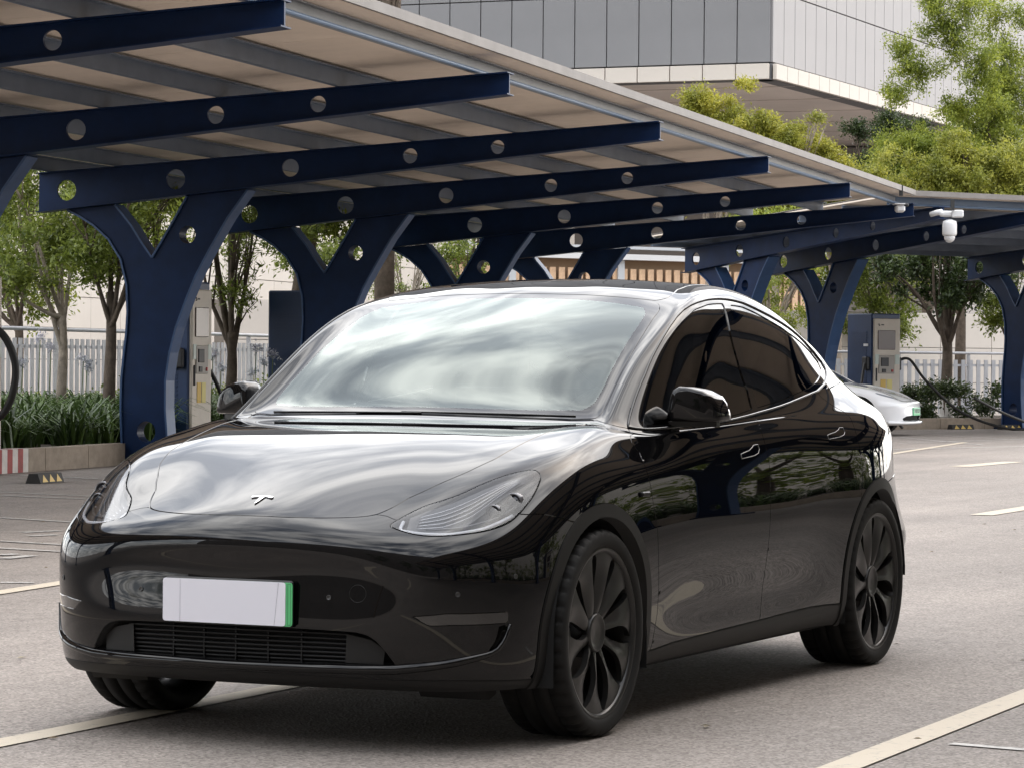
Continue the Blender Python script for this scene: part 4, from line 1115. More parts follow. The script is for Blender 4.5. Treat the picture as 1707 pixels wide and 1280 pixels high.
def make_shell():
    sh = Shell(NET)
    hoodline = [(1.89, 5.675), (2.235, 6.158), (2.648, 6.383), (3.071, 6.53), (3.435, 6.759), (3.60, 7.114), (3.79, 7.646), (3.93, 8.3), (4.0, 8.70)]
    hoodfront = [(.178, 5.266), (.593, 5.281), (1.087, 5.367), (1.58, 5.519), (1.769, 5.595)]
    doorf = [(6.36, 7.7), (6.6, 7.2), (6.78, 6.75), (6.91, 6.3), (6.96, 5.4), (7.03, 4.66), (7.126, 4.09), (7.18, 3.24), (7.23, 2.63), (7.25, 2.04), (7.2, 1.55), (7.16, 1.03)]
    doorb = [(9.85, 1.25), (9.90, 1.85), (9.92, 2.53), (9.91, 3.3), (9.91, 4.15), (9.94, 4.77), (9.96, 5.23), (9.96, 6.4), (9.97, 8.0), (9.97, 8.95)]
    doorr = [(12.476, 4.2), (12.523, 4.742), (12.525, 5.26), (12.555, 6.462), (12.58, 7.5), (12.52, 8.0), (12.325, 8.46), (12.108, 8.975)]
    sill = [(6.93, .943), (7.65, 1.143), (8.81, 1.24), (9.737, 1.294), (10.735, 1.363), (11.25, 1.384), (11.76, 1.36), (12.4, 1.34)]
    A = sh.region
    def arch(rad):
        def fn(P, uv):
            d = np.full(len(P), .5)
            for xc in (.005, -2.885):
                dx_, dz_ = P[:, 0]-xc, P[:, 2]-.355
                q = np.where(dz_ > 0, np.hypot(dx_, dz_), np.abs(dx_))-rad
                q = np.where((P[:, 1] > .55) & (P[:, 2] < .9), q, .5)
                d = np.minimum(d, q)
            return d
        return fn
    A('arch', fn=arch(.386)); A('ring', fn=arch(.432))
    A('sillclad', [(6.5, -2), (6.5, .9)]+sill+[(12.4, -2)])
    A('lowclad', [(-1.5, .99), (.51, .985), (2.3, .904), (3.46, .873), (4.1, .80), (4.96, .72), (5.6, .7), (5.6, -2), (-1.5, -2)])
    A('rearclad', [(13.2, -2), (13.2, 1.9), (14.2, 2.0), (15.3, 1.9), (16.3, 1.8), (17.2, 1.75), (19.5, 1.75), (19.5, -2)])
    A('lamp', [(2.21, 5.03), (2.28, 5.36), (2.458, 5.647), (2.70, 5.80), (3.173, 5.86), (3.584, 5.99), (3.964, 6.034), (4.31, 5.99), (4.50, 5.92), (4.614, 5.775), (4.621, 5.58), (4.442, 5.266), (4.263, 5.056), (4.11, 4.872), (3.944, 4.717), (3.603, 4.579), (3.129, 4.541), (2.815, 4.55), (2.529, 4.682)], smooth=True)
    A('hood', [(-1.5, 5.262), (0, 5.262)]+hoodfront+hoodline+[(3.157, 8.83), (2.12, 8.87), (1.19, 8.89), (0, 8.91), (-1.5, 8.91)])
    A('cowl', [(-1.5, 8.5), (3.9, 8.5), (4.06, 8.70), (4.08, 8.92), (3.2, 8.898), (2.19, 8.92), (1.25, 8.935), (.49, 8.956), (0, 8.965), (-1.5, 8.965)])
    A('ws', [(-1.5, 11.22), (.5, 11.22), (1.5, 11.23), (2.66, 11.17), (3.33, 11.13), (3.74, 11.05), (3.87, 10.90), (3.87, 10.67), (4.03, 10.315), (4.18, 10.0), (4.23, 9.7), (4.24, 9.42), (4.19, 9.09), (4.08, 8.94), (3.2, 8.898), (2.19, 8.92), (1.25, 8.935), (.49, 8.956), (-1.5, 8.965)])
    A('wsclear', [(-1.5, 11.05), (1.5, 11.06), (2.5, 11.0), (3.2, 10.93), (3.42, 10.8), (3.5, 10.6), (3.66, 10.0), (3.70, 9.5), (3.62, 9.25), (3.35, 9.13), (2.12, 9.09), (-1.5, 9.10)])
    A('roofglass', [(-1.5, 11.27), (1.5, 11.28), (2.7, 11.22), (3.45, 11.17), (3.9, 11.25), (4.6, 11.45), (5.5, 11.6), (7, 11.66), (10, 11.68), (12, 11.66), (13.5, 11.55), (14.6, 11.2), (15.3, 10.6), (15.7, 9.8), (16.0, 9.2), (17, 9.1), (19.5, 9.1), (19.5, 14), (-1.5, 14)])
    A('glassf', [(6.93, 8.97), (6.91, 9.41), (6.88, 9.82), (6.76, 10.25), (6.80, 10.56), (7.18, 10.76), (7.794, 10.80), (8.55, 10.77), (8.74, 10.6), (9.017, 10.295), (9.45, 9.86), (9.80, 9.419), (9.90, 9.056), (9.5, 8.98), (9.161, 8.935), (7.974, 8.915), (7.3, 8.93)], smooth=False)
    A('glassr', [(8.944, 10.739), (9.698, 10.728), (10.4, 10.66), (11.004, 10.575), (11.5, 10.48), (11.935, 10.375), (12.5, 10.28), (12.95, 10.13), (13.1, 9.88), (12.95, 9.65), (12.638, 9.46), (12.266, 9.298), (11.886, 9.209), (11.185, 9.16), (10.6, 9.11), (10.057, 9.068), (9.95, 9.507), (9.6, 10.028), (9.2, 10.442)], smooth=False)
    A('quart', [(13.45, 9.95), (13.75, 9.6), (13.85, 9.35), (13.5, 9.2), (12.9, 9.1), (12.45, 9.02), (12.75, 9.2), (13.05, 9.42), (13.3, 9.65)], smooth=True)
    A('dlo', [(6.37, 8.81), (6.42, 9.3), (6.42, 9.79), (6.22, 10.25), (6.08, 10.55), (6.10, 10.74), (6.35, 10.86), (6.75, 10.915), (7.1, 10.93), (7.598, 10.93), (8.449, 10.89), (9.745, 10.83), (11.081, 10.70), (12.061, 10.55), (12.8, 10.42), (13.2, 10.2), (13.35, 9.9), (13.2, 9.62), (12.9, 9.4), (12.516, 9.2), (12.093, 9.07), (11.348, 9.03), (10.091, 8.925), (9.17, 8.80), (7.821, 8.78), (7.0, 8.78)], smooth=False)
    A('grille', [(-1.5, 2.0), (1.074, 2.0), (1.553, 1.995), (1.933, 1.996), (2.103, 1.961), (2.224, 1.873), (2.371, 1.672), (2.496, 1.426), (2.521, 1.338), (2.458, 1.271), (1.926, 1.247), (.54, 1.218), (-1.5, 1.215)])
    A('fin', [(4.059, 2.255), (4.222, 2.259), (4.151, 1.911), (4.026, 1.652), (3.912, 1.631), (3.9, 1.727), (3.99, 1.867), (4.036, 2.06)])
    A('fog', [(2.722, 2.43), (3.224, 2.565), (4.215, 2.552), (4.222, 2.293), (3.297, 2.305), (2.978, 2.268)])
    A('bumper', [(-1.5, 5.262), (0, 5.262)]+hoodfront+[(1.89, 5.675), (2.067, 5.577), (2.25, 5.361), (2.6, 5.3), (3.2, 5.3), (4.0, 5.2), (4.15, 4.90), (4.302, 4.848), (4.547, 4.806), (4.969, 4.667), (5.4, 4.5), (5.8, 4.3), (5.8, -3), (-1.5, -3)])
    A('fender', [(1.2, 4.0), (1.89, 5.675)]+hoodline[1:]+[(4.1, 8.9), (4.6, 8.82), (5.4, 8.76), (6.37, 8.76)]+doorf+[(6.9, .5), (4, .5)])
    A('doorfront', doorf[::-1]+[(6.37, 8.76), (6.37, 9.3), (9.97, 9.3)]+doorb[::-1]+sill[3:0:-1])
    A('doorrear', doorb+[(9.97, 9.3), (12.108, 9.3)]+doorr[::-1]+sill[:3:-1])
    A('tail', [(14.55, 7.75), (14.72, 7.2), (14.8, 6.4), (15.0, 5.75), (15.6, 5.5), (16.3, 5.55), (16.9, 5.9), (16.95, 6.5), (16.4, 6.9), (15.6, 7.35), (15.1, 7.85)], smooth=True)
    A('hatch', [(16.05, 9.05), (15.5, 8.7), (15.4, 8.0), (16.1, 7.2), (16.3, 6.5), (16.2, 5.0), (16.5, 4.2), (19.5, 4.2), (19.5, 9.05)])
    A('rearbumper', [(13.4, 4.5), (14.2, 4.7), (15.2, 4.8), (16.2, 4.6), (16.5, 4.2), (19.5, 4.2), (19.5, -3), (13.0, -3), (13.0, 4.0)])
    hf = [(9.266, 5.56), (9.5, 5.66), (9.60, 5.78), (9.64, 5.86), (9.76, 5.87), (9.77, 5.68), (9.72, 5.53), (9.60, 5.46), (9.262, 5.40)]
    hr = [(11.79, 6.06), (12.03, 6.24), (12.13, 6.42), (12.17, 6.58), (12.26, 6.6), (12.27, 6.25), (12.22, 6.05), (12.1, 5.93), (11.79, 5.82)]
    A('handf', hf); A('handr', hr)
    A('flap', [(.0, 0), (.01, 0), (.01, .01)])
    return sh

def build_car():
    car = empty('parked_car', (0, 0, 0), 0, 'glossy black electric crossover with blank white number plate, nearest the camera', 'car')
    sh = make_shell(); sh.start()
    rest = sh.faces; seams = []
    def take(region, gap=.0022):
        nonlocal rest
        i, rest, g = sh.cut(rest, region, gap); seams.extend(g)
        return i
    take('arch', 0.0)
    P = sh.piece
    P(take('ring', .0015), 'wheel_arch_trim', PLASTIC, car, .006, .05)
    P(take('sillclad', .003), 'sill_trim', PLASTIC, car, .0, .03)
    P(take('rearclad', .002), 'rear_lower_trim', PLASTIC, car, 0, .03, mode='one')
    lamp = take('lamp', .003)
    P(take('hood', .003), 'hood', PAINT, car, 0, .02, mode='one')
    P(take('cowl', 0), 'cowl', GLASS_R, car, -.003, .0, mode='one')
    ws = take('ws', .0015)
    clear, frit, _ = sh.cut(ws, 'wsclear', 0)
    wso = P(clear, 'windscreen', GLASS_W, car, .0015, 0, mode='one')[0]
    P(frit, 'windscreen_border', GLASS_R, wso, .0015, .004, mode='one')
    rg_f = take('roofglass', .002)
    P(rg_f, 'roof_glass', GLASS_R, car, .001, .01, mode='one')
    P(take('glassf', .0018), 'front_side_window', GLASS_S, car, -.004, 0)
    P(take('glassr', .0018), 'rear_side_window', GLASS_S, car, -.004, 0)
    P(take('quart', .0025), 'quarter_window', GLASS_R, car, -.001, .01)
    dlo_f = take('dlo', .002)
    P(dlo_f, 'window_trim', PAINT, car, .0, .012)
    # front end
    gr = take('grille', 0)
    P(gr, 'grille_recess', VOID, car, -.055, -.055, mode='one')
    fn_ = take('fin', 0)
    P(fn_, 'air_slot', VOID, car, -.04, -.04)
    P(take('fog', .0015), 'fog_lamp', mat('fog_lens', (.02, .019, .018), .10, coat=1.0), car, .0, .01)
    low = take('lowclad', .002)
    P(low, 'front_lower_lip', PLASTIC, car, 0, .03, mode='one')
    P(take('bumper', .0022), 'front_bumper', PAINT, car, 0, .02, mode='one')
    P(take('fender', .0022), 'fender', PAINT, car, 0, .015)
    hfp = take('handf', .0028); hrp = take('handr', .0028)
    df_f = take('doorfront', .0022)
    dfo = P(df_f, 'front_door', PAINT, car, 0, .015)
    dr_f = take('doorrear', .0022)
    dro = P(dr_f, 'rear_door', PAINT, car, 0, .015)
    for k in (0, 1):
        pass
    for fcs, doors in ((hfp, dfo), (hrp, dro)):
        hs = P(fcs, 'door_handle', PAINT, None, .0005, .006)
        for h_, d_ in zip(hs, doors): h_.parent = d_
    TL = mat('tail_lens', (.25, .01, .012), .08, coat=1.0)
    P(take('tail', .003), 'tail_lamp', TL, car, .001, .015)
    P(take('hatch', .003), 'hatch', PAINT, car, 0, .015, mode='one')
    P(take('rearbumper', .0022), 'rear_bumper', PAINT, car, 0, .015, mode='one')
    P(rest, 'body_side_frame', PAINT, car, 0, .015)
    LIN = mat('leak_block_dark', (.012, .012, .012), .8)
    for fcs in (rest, dlo_f, df_f, dr_f): P(fcs, 'leak_block_lining', LIN, car, -.028, 0)  # unseen linings added behind the panels to stop light leaking through the seams
    P(rg_f, 'leak_block_liner', LIN, car, -.03, 0, mode='one')
    for o in P(seams, 'panel_seams', DARK, car, -.010, 0): o['kind'] = 'stuff'
    # headlamps: clear lens over a housing with reflector band, projector and light strip
    lens = P(lamp, 'headlamp', LENS, car, .0005, .008)
    HOUS = mat('lamp_housing', (.012, .012, .013), .5)
    SILV = mat('lamp_silver', (.17, .17, .18), .30, metal=.7)
    DRL = mat('lamp_light_strip', (.80, .80, .83), .25)
    C = sh.C
    def onsurf(u, v, off, sg=1):
        p, n = surf_eval(C, np.atleast_1d(np.array(u, float)), np.atleast_1d(np.array(v, float)))
        if n[0][2] < 0 and n[0][1] < 0: n = -n
        q = p+n*off
        q[:, 1] *= sg
        return q
    base_n = surf_eval(C, np.array([3.4]), np.array([5.3]))[1][0]
    sgn = 1 if base_n[2] > 0 else -1
    def sp_(u, v, off, sg):
        p, n = surf_eval(C, np.array(u, float), np.array(v, float))
        q = p+sgn*n*off; q[:, 1] *= sg
        return q
    # housing piece is the lamp outline sunk below the lens
    hp = P(lamp, 'lamp_housing', HOUS, None, -.030, -.030)
    for k, sg in enumerate((1, -1)):
        L = lens[k]; hp[k].parent = L
        us = np.linspace(2.45, 4.5, 26)
        # silver reflector shelf along the upper edge
        top = np.interp(us, [2.45, 2.7, 3.17, 3.58, 3.96, 4.31, 4.5], [5.52, 5.68, 5.76, 5.87, 5.93, 5.90, 5.82])
        mid = np.interp(us, [2.45, 3.0, 3.4, 3.8, 4.2, 4.5], [4.95, 4.85, 5.05, 5.45, 5.74, 5.79])
        b = MB(); A_ = sp_(us, top, -.010, sg); B_ = sp_(us, mid, -.024, sg)
        b.add(list(A_)+list(B_), [(i, i+1, 26+i+1, 26+i) for i in range(25)], True)
        b.build('reflector', mat('lamp_reflector', (.11, .11, .115), .45), L)
        # white light strip along the lower edge, turning up at the inner end
        us2 = np.concatenate([np.full(6, 2.36), np.linspace(2.40, 4.05, 24)])
        vs2 = np.concatenate([np.linspace(5.40, 5.05, 6), np.interp(np.linspace(2.40, 4.05, 24), [2.4, 2.7, 3.1, 3.6, 4.05], [4.94, 4.78, 4.68, 4.73, 4.95])])
        MB().tube([tuple(q) for q in sp_(us2, vs2, -.013, sg)], .0065, 8).build('light_strip', DRL, L)
        us3 = np.linspace(2.75, 4.2, 20)
        vs3 = np.interp(us3, [2.75, 3.3, 3.8, 4.2], [5.04, 4.95, 5.02, 5.22])
        MB().tube([tuple(q) for q in sp_(us3, vs3, -.02, sg)], .004, 6).build('light_guide', SILV, L)
        # ribs of the reflector bowl
        for rib in np.linspace(.18, .82, 5):
            uu_ = us[2:-3]; vv_ = (top+(mid-top)*rib)[2:-3]
            MB().tube([tuple(q) for q in sp_(uu_, vv_, -.014, sg)], .0022, 5).build('reflector_rib', mat('lamp_rib', (.55, .55, .57), .25, metal=.6), L)
        # projector
        for uu, vv, rr in ((4.12, 5.32, .026), (3.78, 5.2, .022)):
            c = sp_([uu], [vv], -.022, sg)[0]
            pb = MB(); pb.lathe([(rr*1.25, -.02), (rr*1.25, .012), (rr*1.05, .014), (rr, .004)], 24, lambda x, y, z, c=c: (c[0]+y, c[1]+x, c[2]+z))
            po = pb.build('projector_ring', SILV, L)
            MB().ball((c[0]+.002, c[1], c[2]), rr, 16, (.5, 1, 1)).build('projector_lens', mat('projector_glass', (.05, .055, .07), .02, coat=1.0), po)
    # grille slats and side blanks
    for k, v in enumerate(np.linspace(1.38, 1.92, 7)):
        yy = np.linspace(-1.85, 1.85, 40)
        pts = surf_pt(C, yy, np.full(40, v)) - np.array([.038, 0, 0])
        MB().tube([tuple(q) for q in pts], .0046, 6).build('grille_slat', mat('grille_black', (.006, .006, .0065), .5, spec=.3), car)
    for y in (-.24, -.12, 0, .12, .24):
        x = float(surf_pt(C, [abs(y)/.24*1.08], [1.7])[0][0])-.042
        MB().box((x, y, .335), (.012, .005, .115)).build('grille_rib', mat('grille_black', (.006, .006, .0065), .5, spec=.3), car)
    for sg in (1, -1):
        us = np.linspace(1.75, 2.30, 10)
        vt = np.interp(us, [1.75, 2.1, 2.3], [1.93, 1.86, 1.68]); vb = np.full(10, 1.36)
        A_ = surf_pt(C, us, vt)-np.array([.03, 0, 0]); B_ = surf_pt(C, us, vb)-np.array([.018, 0, 0])
        A_[:, 1] *= sg; B_[:, 1] *= sg
        b = MB(); b.add(list(A_)+list(B_), [(i, i+1, 10+i+1, 10+i) for i in range(9)], True)
        b.build('grille_blank', PLASTIC, car)
    # glossy lip under the grille, turning up behind the slot at each corner
    us = np.concatenate([np.linspace(0, 3.86, 50), [3.95, 4.05, 4.13, 4.19, 4.235, 4.26]])
    vs = np.concatenate([np.interp(np.linspace(0, 3.86, 50), [0, 1.9, 2.5, 3.2, 3.6, 3.86], [1.19, 1.215, 1.25, 1.40, 1.52, 1.60]), [1.64, 1.72, 1.84, 1.97, 2.12, 2.27]])
    w = np.interp(us, [0, 2.5, 3.5, 4.26], [.020, .022, .018, .009])
    LP = surf_pt(C, us, vs)
    full = np.concatenate([(LP[1:]*MIR)[::-1], LP]); wf = np.concatenate([w[1:][::-1], w])
    MB().tube([tuple(q) for q in full], list(wf*.75), 8).build('bumper_lip', PAINT, car)
    for sg in (1, -1):
        b = MB(); b.prism([(.42, .215), (.42, .175), (.47, .16), (.53, .165), (.57, .215)], [], sg*.52, sg*.74); b.build('wheel_deflector', PLASTIC, car)
    # parking sensors and tow cover outline
    SEN = mat('sensor_ring', (.03, .03, .03), .3)
    for u, v in ((1.55, 2.55), (3.35, 3.0), (4.25, 3.4)):
        for sg in (1, -1):
            p, n = surf_eval(C, np.array([u]), np.array([v])); n = n[0]*sgn; c = p[0]+n*.001
            c = c*np.array([1, sg, 1]); n = n*np.array([1, sg, 1])
            q = Vector(n).to_track_quat('Y', 'Z').to_matrix()
            MB().lathe([(.0085, .0), (.0085, .0015), (.0065, .0015), (.006, .0005), (.0005, .0008)], 20, lambda x, y, z, c=c, q=q: tuple(Vector(c)+q @ Vector((x, y, z)))).build('parking_sensor', SEN, car)
    p, n = surf_eval(C, np.array([1.95]), np.array([2.68])); c = p[0]; q = Vector(n[0]*sgn).to_track_quat('Y', 'Z').to_matrix()
    MB().lathe([(.0285, -.002), (.0285, .0006), (.0272, .0006), (.0272, -.002)], 40, lambda x, y, z: tuple(Vector(c)+q @ Vector((x, y, z)))).build('tow_cover', SATIN, car)
    # emblem on the hood
    p, n = surf_eval(C, np.array([0.]), np.array([6.045])); n = n[0]*sgn; n[1] = 0; n /= np.linalg.norm(n)
    ax = Vector((n[2], 0, -n[0]))          # down the slope, towards the nose
    T = []
    for t in np.linspace(-1, 1, 13): T.append((t*.040, .030-.006*t*t))
    for t in np.linspace(1, .22, 8): T.append((t*.0375 if t < 1 else .038, .021-.008*t*t+.002*(1-t)))
    T += [(.0085, .0195), (.0045, -.016), (0, -.036), (-.0045, -.016), (-.0085, .0195)]
    for t in np.linspace(-.22, -1, 8): T.append((t*.0375 if t > -1 else -.038, .021-.008*t*t+.002*(1+t)))
    o = Vector(p[0])
    MB().prism(T, [], .0005, .004, lambda x, y, z: tuple(o+Vector((0, 1, 0))*x-ax*z+Vector(n)*y)).build('emblem', CHROME, car)
    # slim trim line round the side windows
    for sg in (1, -1):
        lp = np.array(sh.loops['dlo']); q = sp_(lp[:, 0], lp[:, 1], .0015, sg)
        MB().tube([tuple(p_) for p_ in q], .0048, 6, closed=True).build('window_trim_line', mat('trim_line', (.05, .05, .05), .18, metal=.6), car)
    for nm, doors in (('handf', dfo), ('handr', dro)):
        for sg, d_ in zip((1, -1), doors):
            lp = np.array(sh.loops[nm]); q = sp_(lp[:, 0], lp[:, 1], .0012, sg)
            MB().tube([tuple(p_) for p_ in q], .0014, 5, closed=True).build('handle_edge_glint', mat('handle_edge_glint', (.30, .30, .30), .35, metal=.8), d_)  # pale metal line imitates the bright reflection along the handle edge
    # front number plate on its black carrier
    pl = MB().box((.879, 0, .478), (.016, .475, .150), bevel=.006).build('plate_carrier', SATIN, car)
    def rrect(y0, y1, z0, z1, r_):
        return [(cy+r_*math.cos(a), cz+r_*math.sin(a)) for cy, cz, a0 in ((y1-r_, z1-r_, 0), (y0+r_, z1-r_, 90), (y0+r_, z0+r_, 180), (y1-r_, z0+r_, 270)) for a in (R(a0), R(a0+30), R(a0+60), R(a0+90))]
    b = MB(); b.prism(rrect(-.24, .24, .407, .547, .010), [], .8875, .8915, lambda x, y, z: (y, x, z)); b.build('number_plate', mat('plate_green', (.10, .50, .19), .35), pl)
    b = MB(); b.prism(rrect(-.2405, .2165, .4075, .5475, .009), [], .8917, .8947, lambda x, y, z: (y, x, z)); b.build('plate_cover', mat('plate_white', (.76, .76, .83), .35), pl)
    GL = mat('plate_line', (.30, .30, .34), .5)
    b = MB(); b.prism([(-.1755, .408), (-.1748, .408), (-.1748, .546), (-.1755, .546)], [], .8951, .8956, lambda x, y, z: (y, x, z)); b.build('cover_seam', GL, pl)
    b = MB(); b.prism([(.176, .408), (.1767, .408), (.1917, .546), (.191, .546)], [], .8951, .8956, lambda x, y, z: (y, x, z)); b.build('cover_seam', GL, pl)
    b = MB(); b.prism([(.2235, .411), (.2345, .411), (.2345, .543), (.2235, .543)], [[(.2245, .412), (.2245, .542), (.2338, .542), (.2338, .412)]], .8918, .8923, lambda x, y, z: (y, x, z)); b.build('plate_border', mat('plate_border_ink', (.02, .06, .03), .5), pl)
    # wipers
    for ys, wv in (((-.60, .04), 8.955), ((-.04, .62), 8.975)):
        yv = np.linspace(ys[0], ys[1], 14)
        us = np.interp(np.abs(yv), [0, .22, .43, .58, .70], [0, 1, 2, 3, 4])
        pts = sp_(us, np.full(14, wv), .003, 1); pts[:, 1] = yv
        MB().tube([tuple(q) for q in pts], .0035, 6).build('wiper', SATIN, car)
    # door mirrors
    for sg in (1, -1):
        prof = [(-.86, .80), (-.845, .93), (-.80, 1.0), (-.755, .92), (-.735, .62)]
        yz = [(.858, 1.058), (.862, 1.09), (.870, 1.14), (.880, 1.166), (.900, 1.178), (.94, 1.174), (.985, 1.161), (1.015, 1.143), (1.033, 1.115), (1.043, 1.082), (1.046, 1.058), (1.035, 1.050), (.95, 1.049), (.875, 1.050)]
        cy_, cz_ = .955, 1.112
        b = MB(); n_ = len(yz); vs = []
        xs = [(-.872, .92), (-.866, .985), (-.845, 1.0), (-.81, 1.0), (-.790, .995), (-.772, .98), (-.760, .95), (-.753, .89), (-.749, .74)]
        for x, k in xs:
            for y, z in yz: vs.append((x+(y-.955)*-.32, sg*(cy_+(y-cy_)*k), cz_+(z-cz_)*k))
        fs = [(i*n_+j, i*n_+(j+1) % n_, (i+1)*n_+(j+1) % n_, (i+1)*n_+j) for i in range(len(xs)-1) for j in range(n_)]
        fs.append(tuple((len(xs)-1)*n_+j for j in range(n_)))
        b.add(vs, fs, True)
        mo = b.build('door_mirror', PAINT, car)
        gx = xs[0][0]+.004
        b = MB(); b.add([(gx+(y-.955)*-.32, sg*(cy_+(y-cy_)*.86), cz_+(z-cz_)*.86) for y, z in yz], [tuple(range(n_))]); b.build('mirror_glass', CHROME, mo)
        b = MB()
        out = [(-.765, .850), (-.775, .90), (-.790, .96), (-.815, 1.02), (-.85, 1.02), (-.845, .95), (-.835, .850)]
        b.add([(x, sg*y, 1.032) for x, y in out]+[(x, sg*y, 1.051) for x, y in out], [tuple(range(7)), tuple(range(7, 14))]+[(i, (i+1) % 7, 7+(i+1) % 7, 7+i) for i in range(7)])
        b.build('mirror_foot', SATIN, mo)
    # fender camera
    for sg in (1, -1):
        MB().box((-.345, sg*.943, .806), (.07, .012, .018), bevel=.004).build('side_camera', SATIN, car)
    # ---------------------------------------------------------------- wheels
    wheel = make_wheel()
    first = True
    for xc, sg in ((0, 1), (-2.89, 1), (0, -1), (-2.89, -1)):
        wo = wheel if first else copy_tree(wheel)
        first = False
        wo.parent = car
        wo.location = (xc, sg*.815, .3505)
        wo.rotation_euler = (0, R(random.uniform(-20, 20)) if sg > 0 else 0.3, 0 if sg > 0 else math.pi)
    # wheel housings, underbody, cabin
    for xc in (.005, -2.885):
        for sg in (1, -1):
            vs = []
            for y in (.935, .56):
                for k in range(25):
                    a = math.pi*k/24
                    vs.append((xc+.392*math.cos(a), sg*y, .355+.392*math.sin(a)))
                vs += [(xc-.392, sg*y, .20 if xc > -1 else .40), (xc+.392, sg*y, .20)]
            n_ = 27
            ring = list(range(25))+[25]
            fs = [(ring[i], ring[i+1], n_+ring[i+1], n_+ring[i]) for i in range(25)]+[(26, 0, n_, n_+26)]
            fs.append(tuple(n_+i for i in ring+[26]))
            b = MB(); b.add(vs, fs, True); b.build('wheel_housing', VOID, car)
    b = MB()
    b.prism([(.70, .215), (.42, .205), (.40, .28), (-.40, .28), (-.44, .185), (-2.44, .185), (-2.48, .28), (-3.30, .28), (-3.34, .235), (-3.70, .30), (-3.70, .36), (.74, .36)], [], -.55, .55)
    b.box((-1.44, 0, .24), (2.0, 1.72, .10)); b.box((.57, 0, .26), (.25, 1.3, .08)); b.box((-3.46, 0, .30), (.26, 1.4, .08))
    b.build('underbody', VOID, car)
    CAB = mat('cabin_dark', (.018, .018, .018), .7); SEAT = mat('seat_black', (.025, .025, .026), .5)
    b = MB(); b.prism([(-.50, .55), (-.48, 1.0), (-.62, 1.035), (-.95, 1.03), (-1.12, .98), (-1.15, .70), (-.95, .55)], [], -.74, .74); b.build('dashboard', CAB, car)
    MB().box((-1.13, 0, 1.065), (.02, .36, .20), bevel=.006).build('centre_screen', mat('screen_off', (.01, .01, .012), .08), car)
    b = MB(); b.lathe([(.178, -.012), (.19, 0), (.178, .012), (.166, 0)], 32, lambda x, y, z: (-1.26+y*.9-z*.40, .38+x, 1.0+z*.91+y*.4), closed=True)
    b.tube([(-1.26, .22, 1.0), (-1.255, .38, .99), (-1.26, .54, 1.0)], .016, 8); b.tube([(-1.255, .38, .99), (-1.05, .38, .93)], .03, 8); b.build('steering_wheel', CAB, car)
    for y in (.38, -.38):
        b = MB(); sgm = [(-1.30, .44, .30), (-1.75, .40, .26)]
        b.box((-1.50, y, .50), (.52, .50, .16), bevel=.05)
        b.prism([(-1.72, .52), (-1.60, .56), (-1.78, 1.10), (-1.84, 1.20), (-1.94, 1.20), (-1.92, .95)], [], y-.24, y+.24)
        b.prism([(-1.84, 1.20), (-1.86, 1.38), (-1.95, 1.38), (-1.95, 1.20)], [], y-.13, y+.13)
        b.build('front_seat', SEAT, car)
    b = MB(); b.box((-2.35, 0, .52), (.5, 1.3, .2), bevel=.05); b.prism([(-2.55, .55), (-2.45, .6), (-2.72, 1.15), (-2.84, 1.15)], [], -.64, .64)
    b.build('rear_seat', SEAT, car)
    MB().box((-1.24, 0, 1.405), (.03, .22, .055), bevel=.01).build('rear_view_mirror', CAB, car)
    b = MB(); b.prism([(-2.9, .5), (-3.6, .5), (-3.6, 1.0), (-2.9, 1.0)], [], -.7, .7); b.build('boot_floor', CAB, car)
    b = MB(); b.box((-1.7, 0, .40), (2.6, 1.7, .04)); b.build('cabin_floor', CAB, car)
    return car, sh

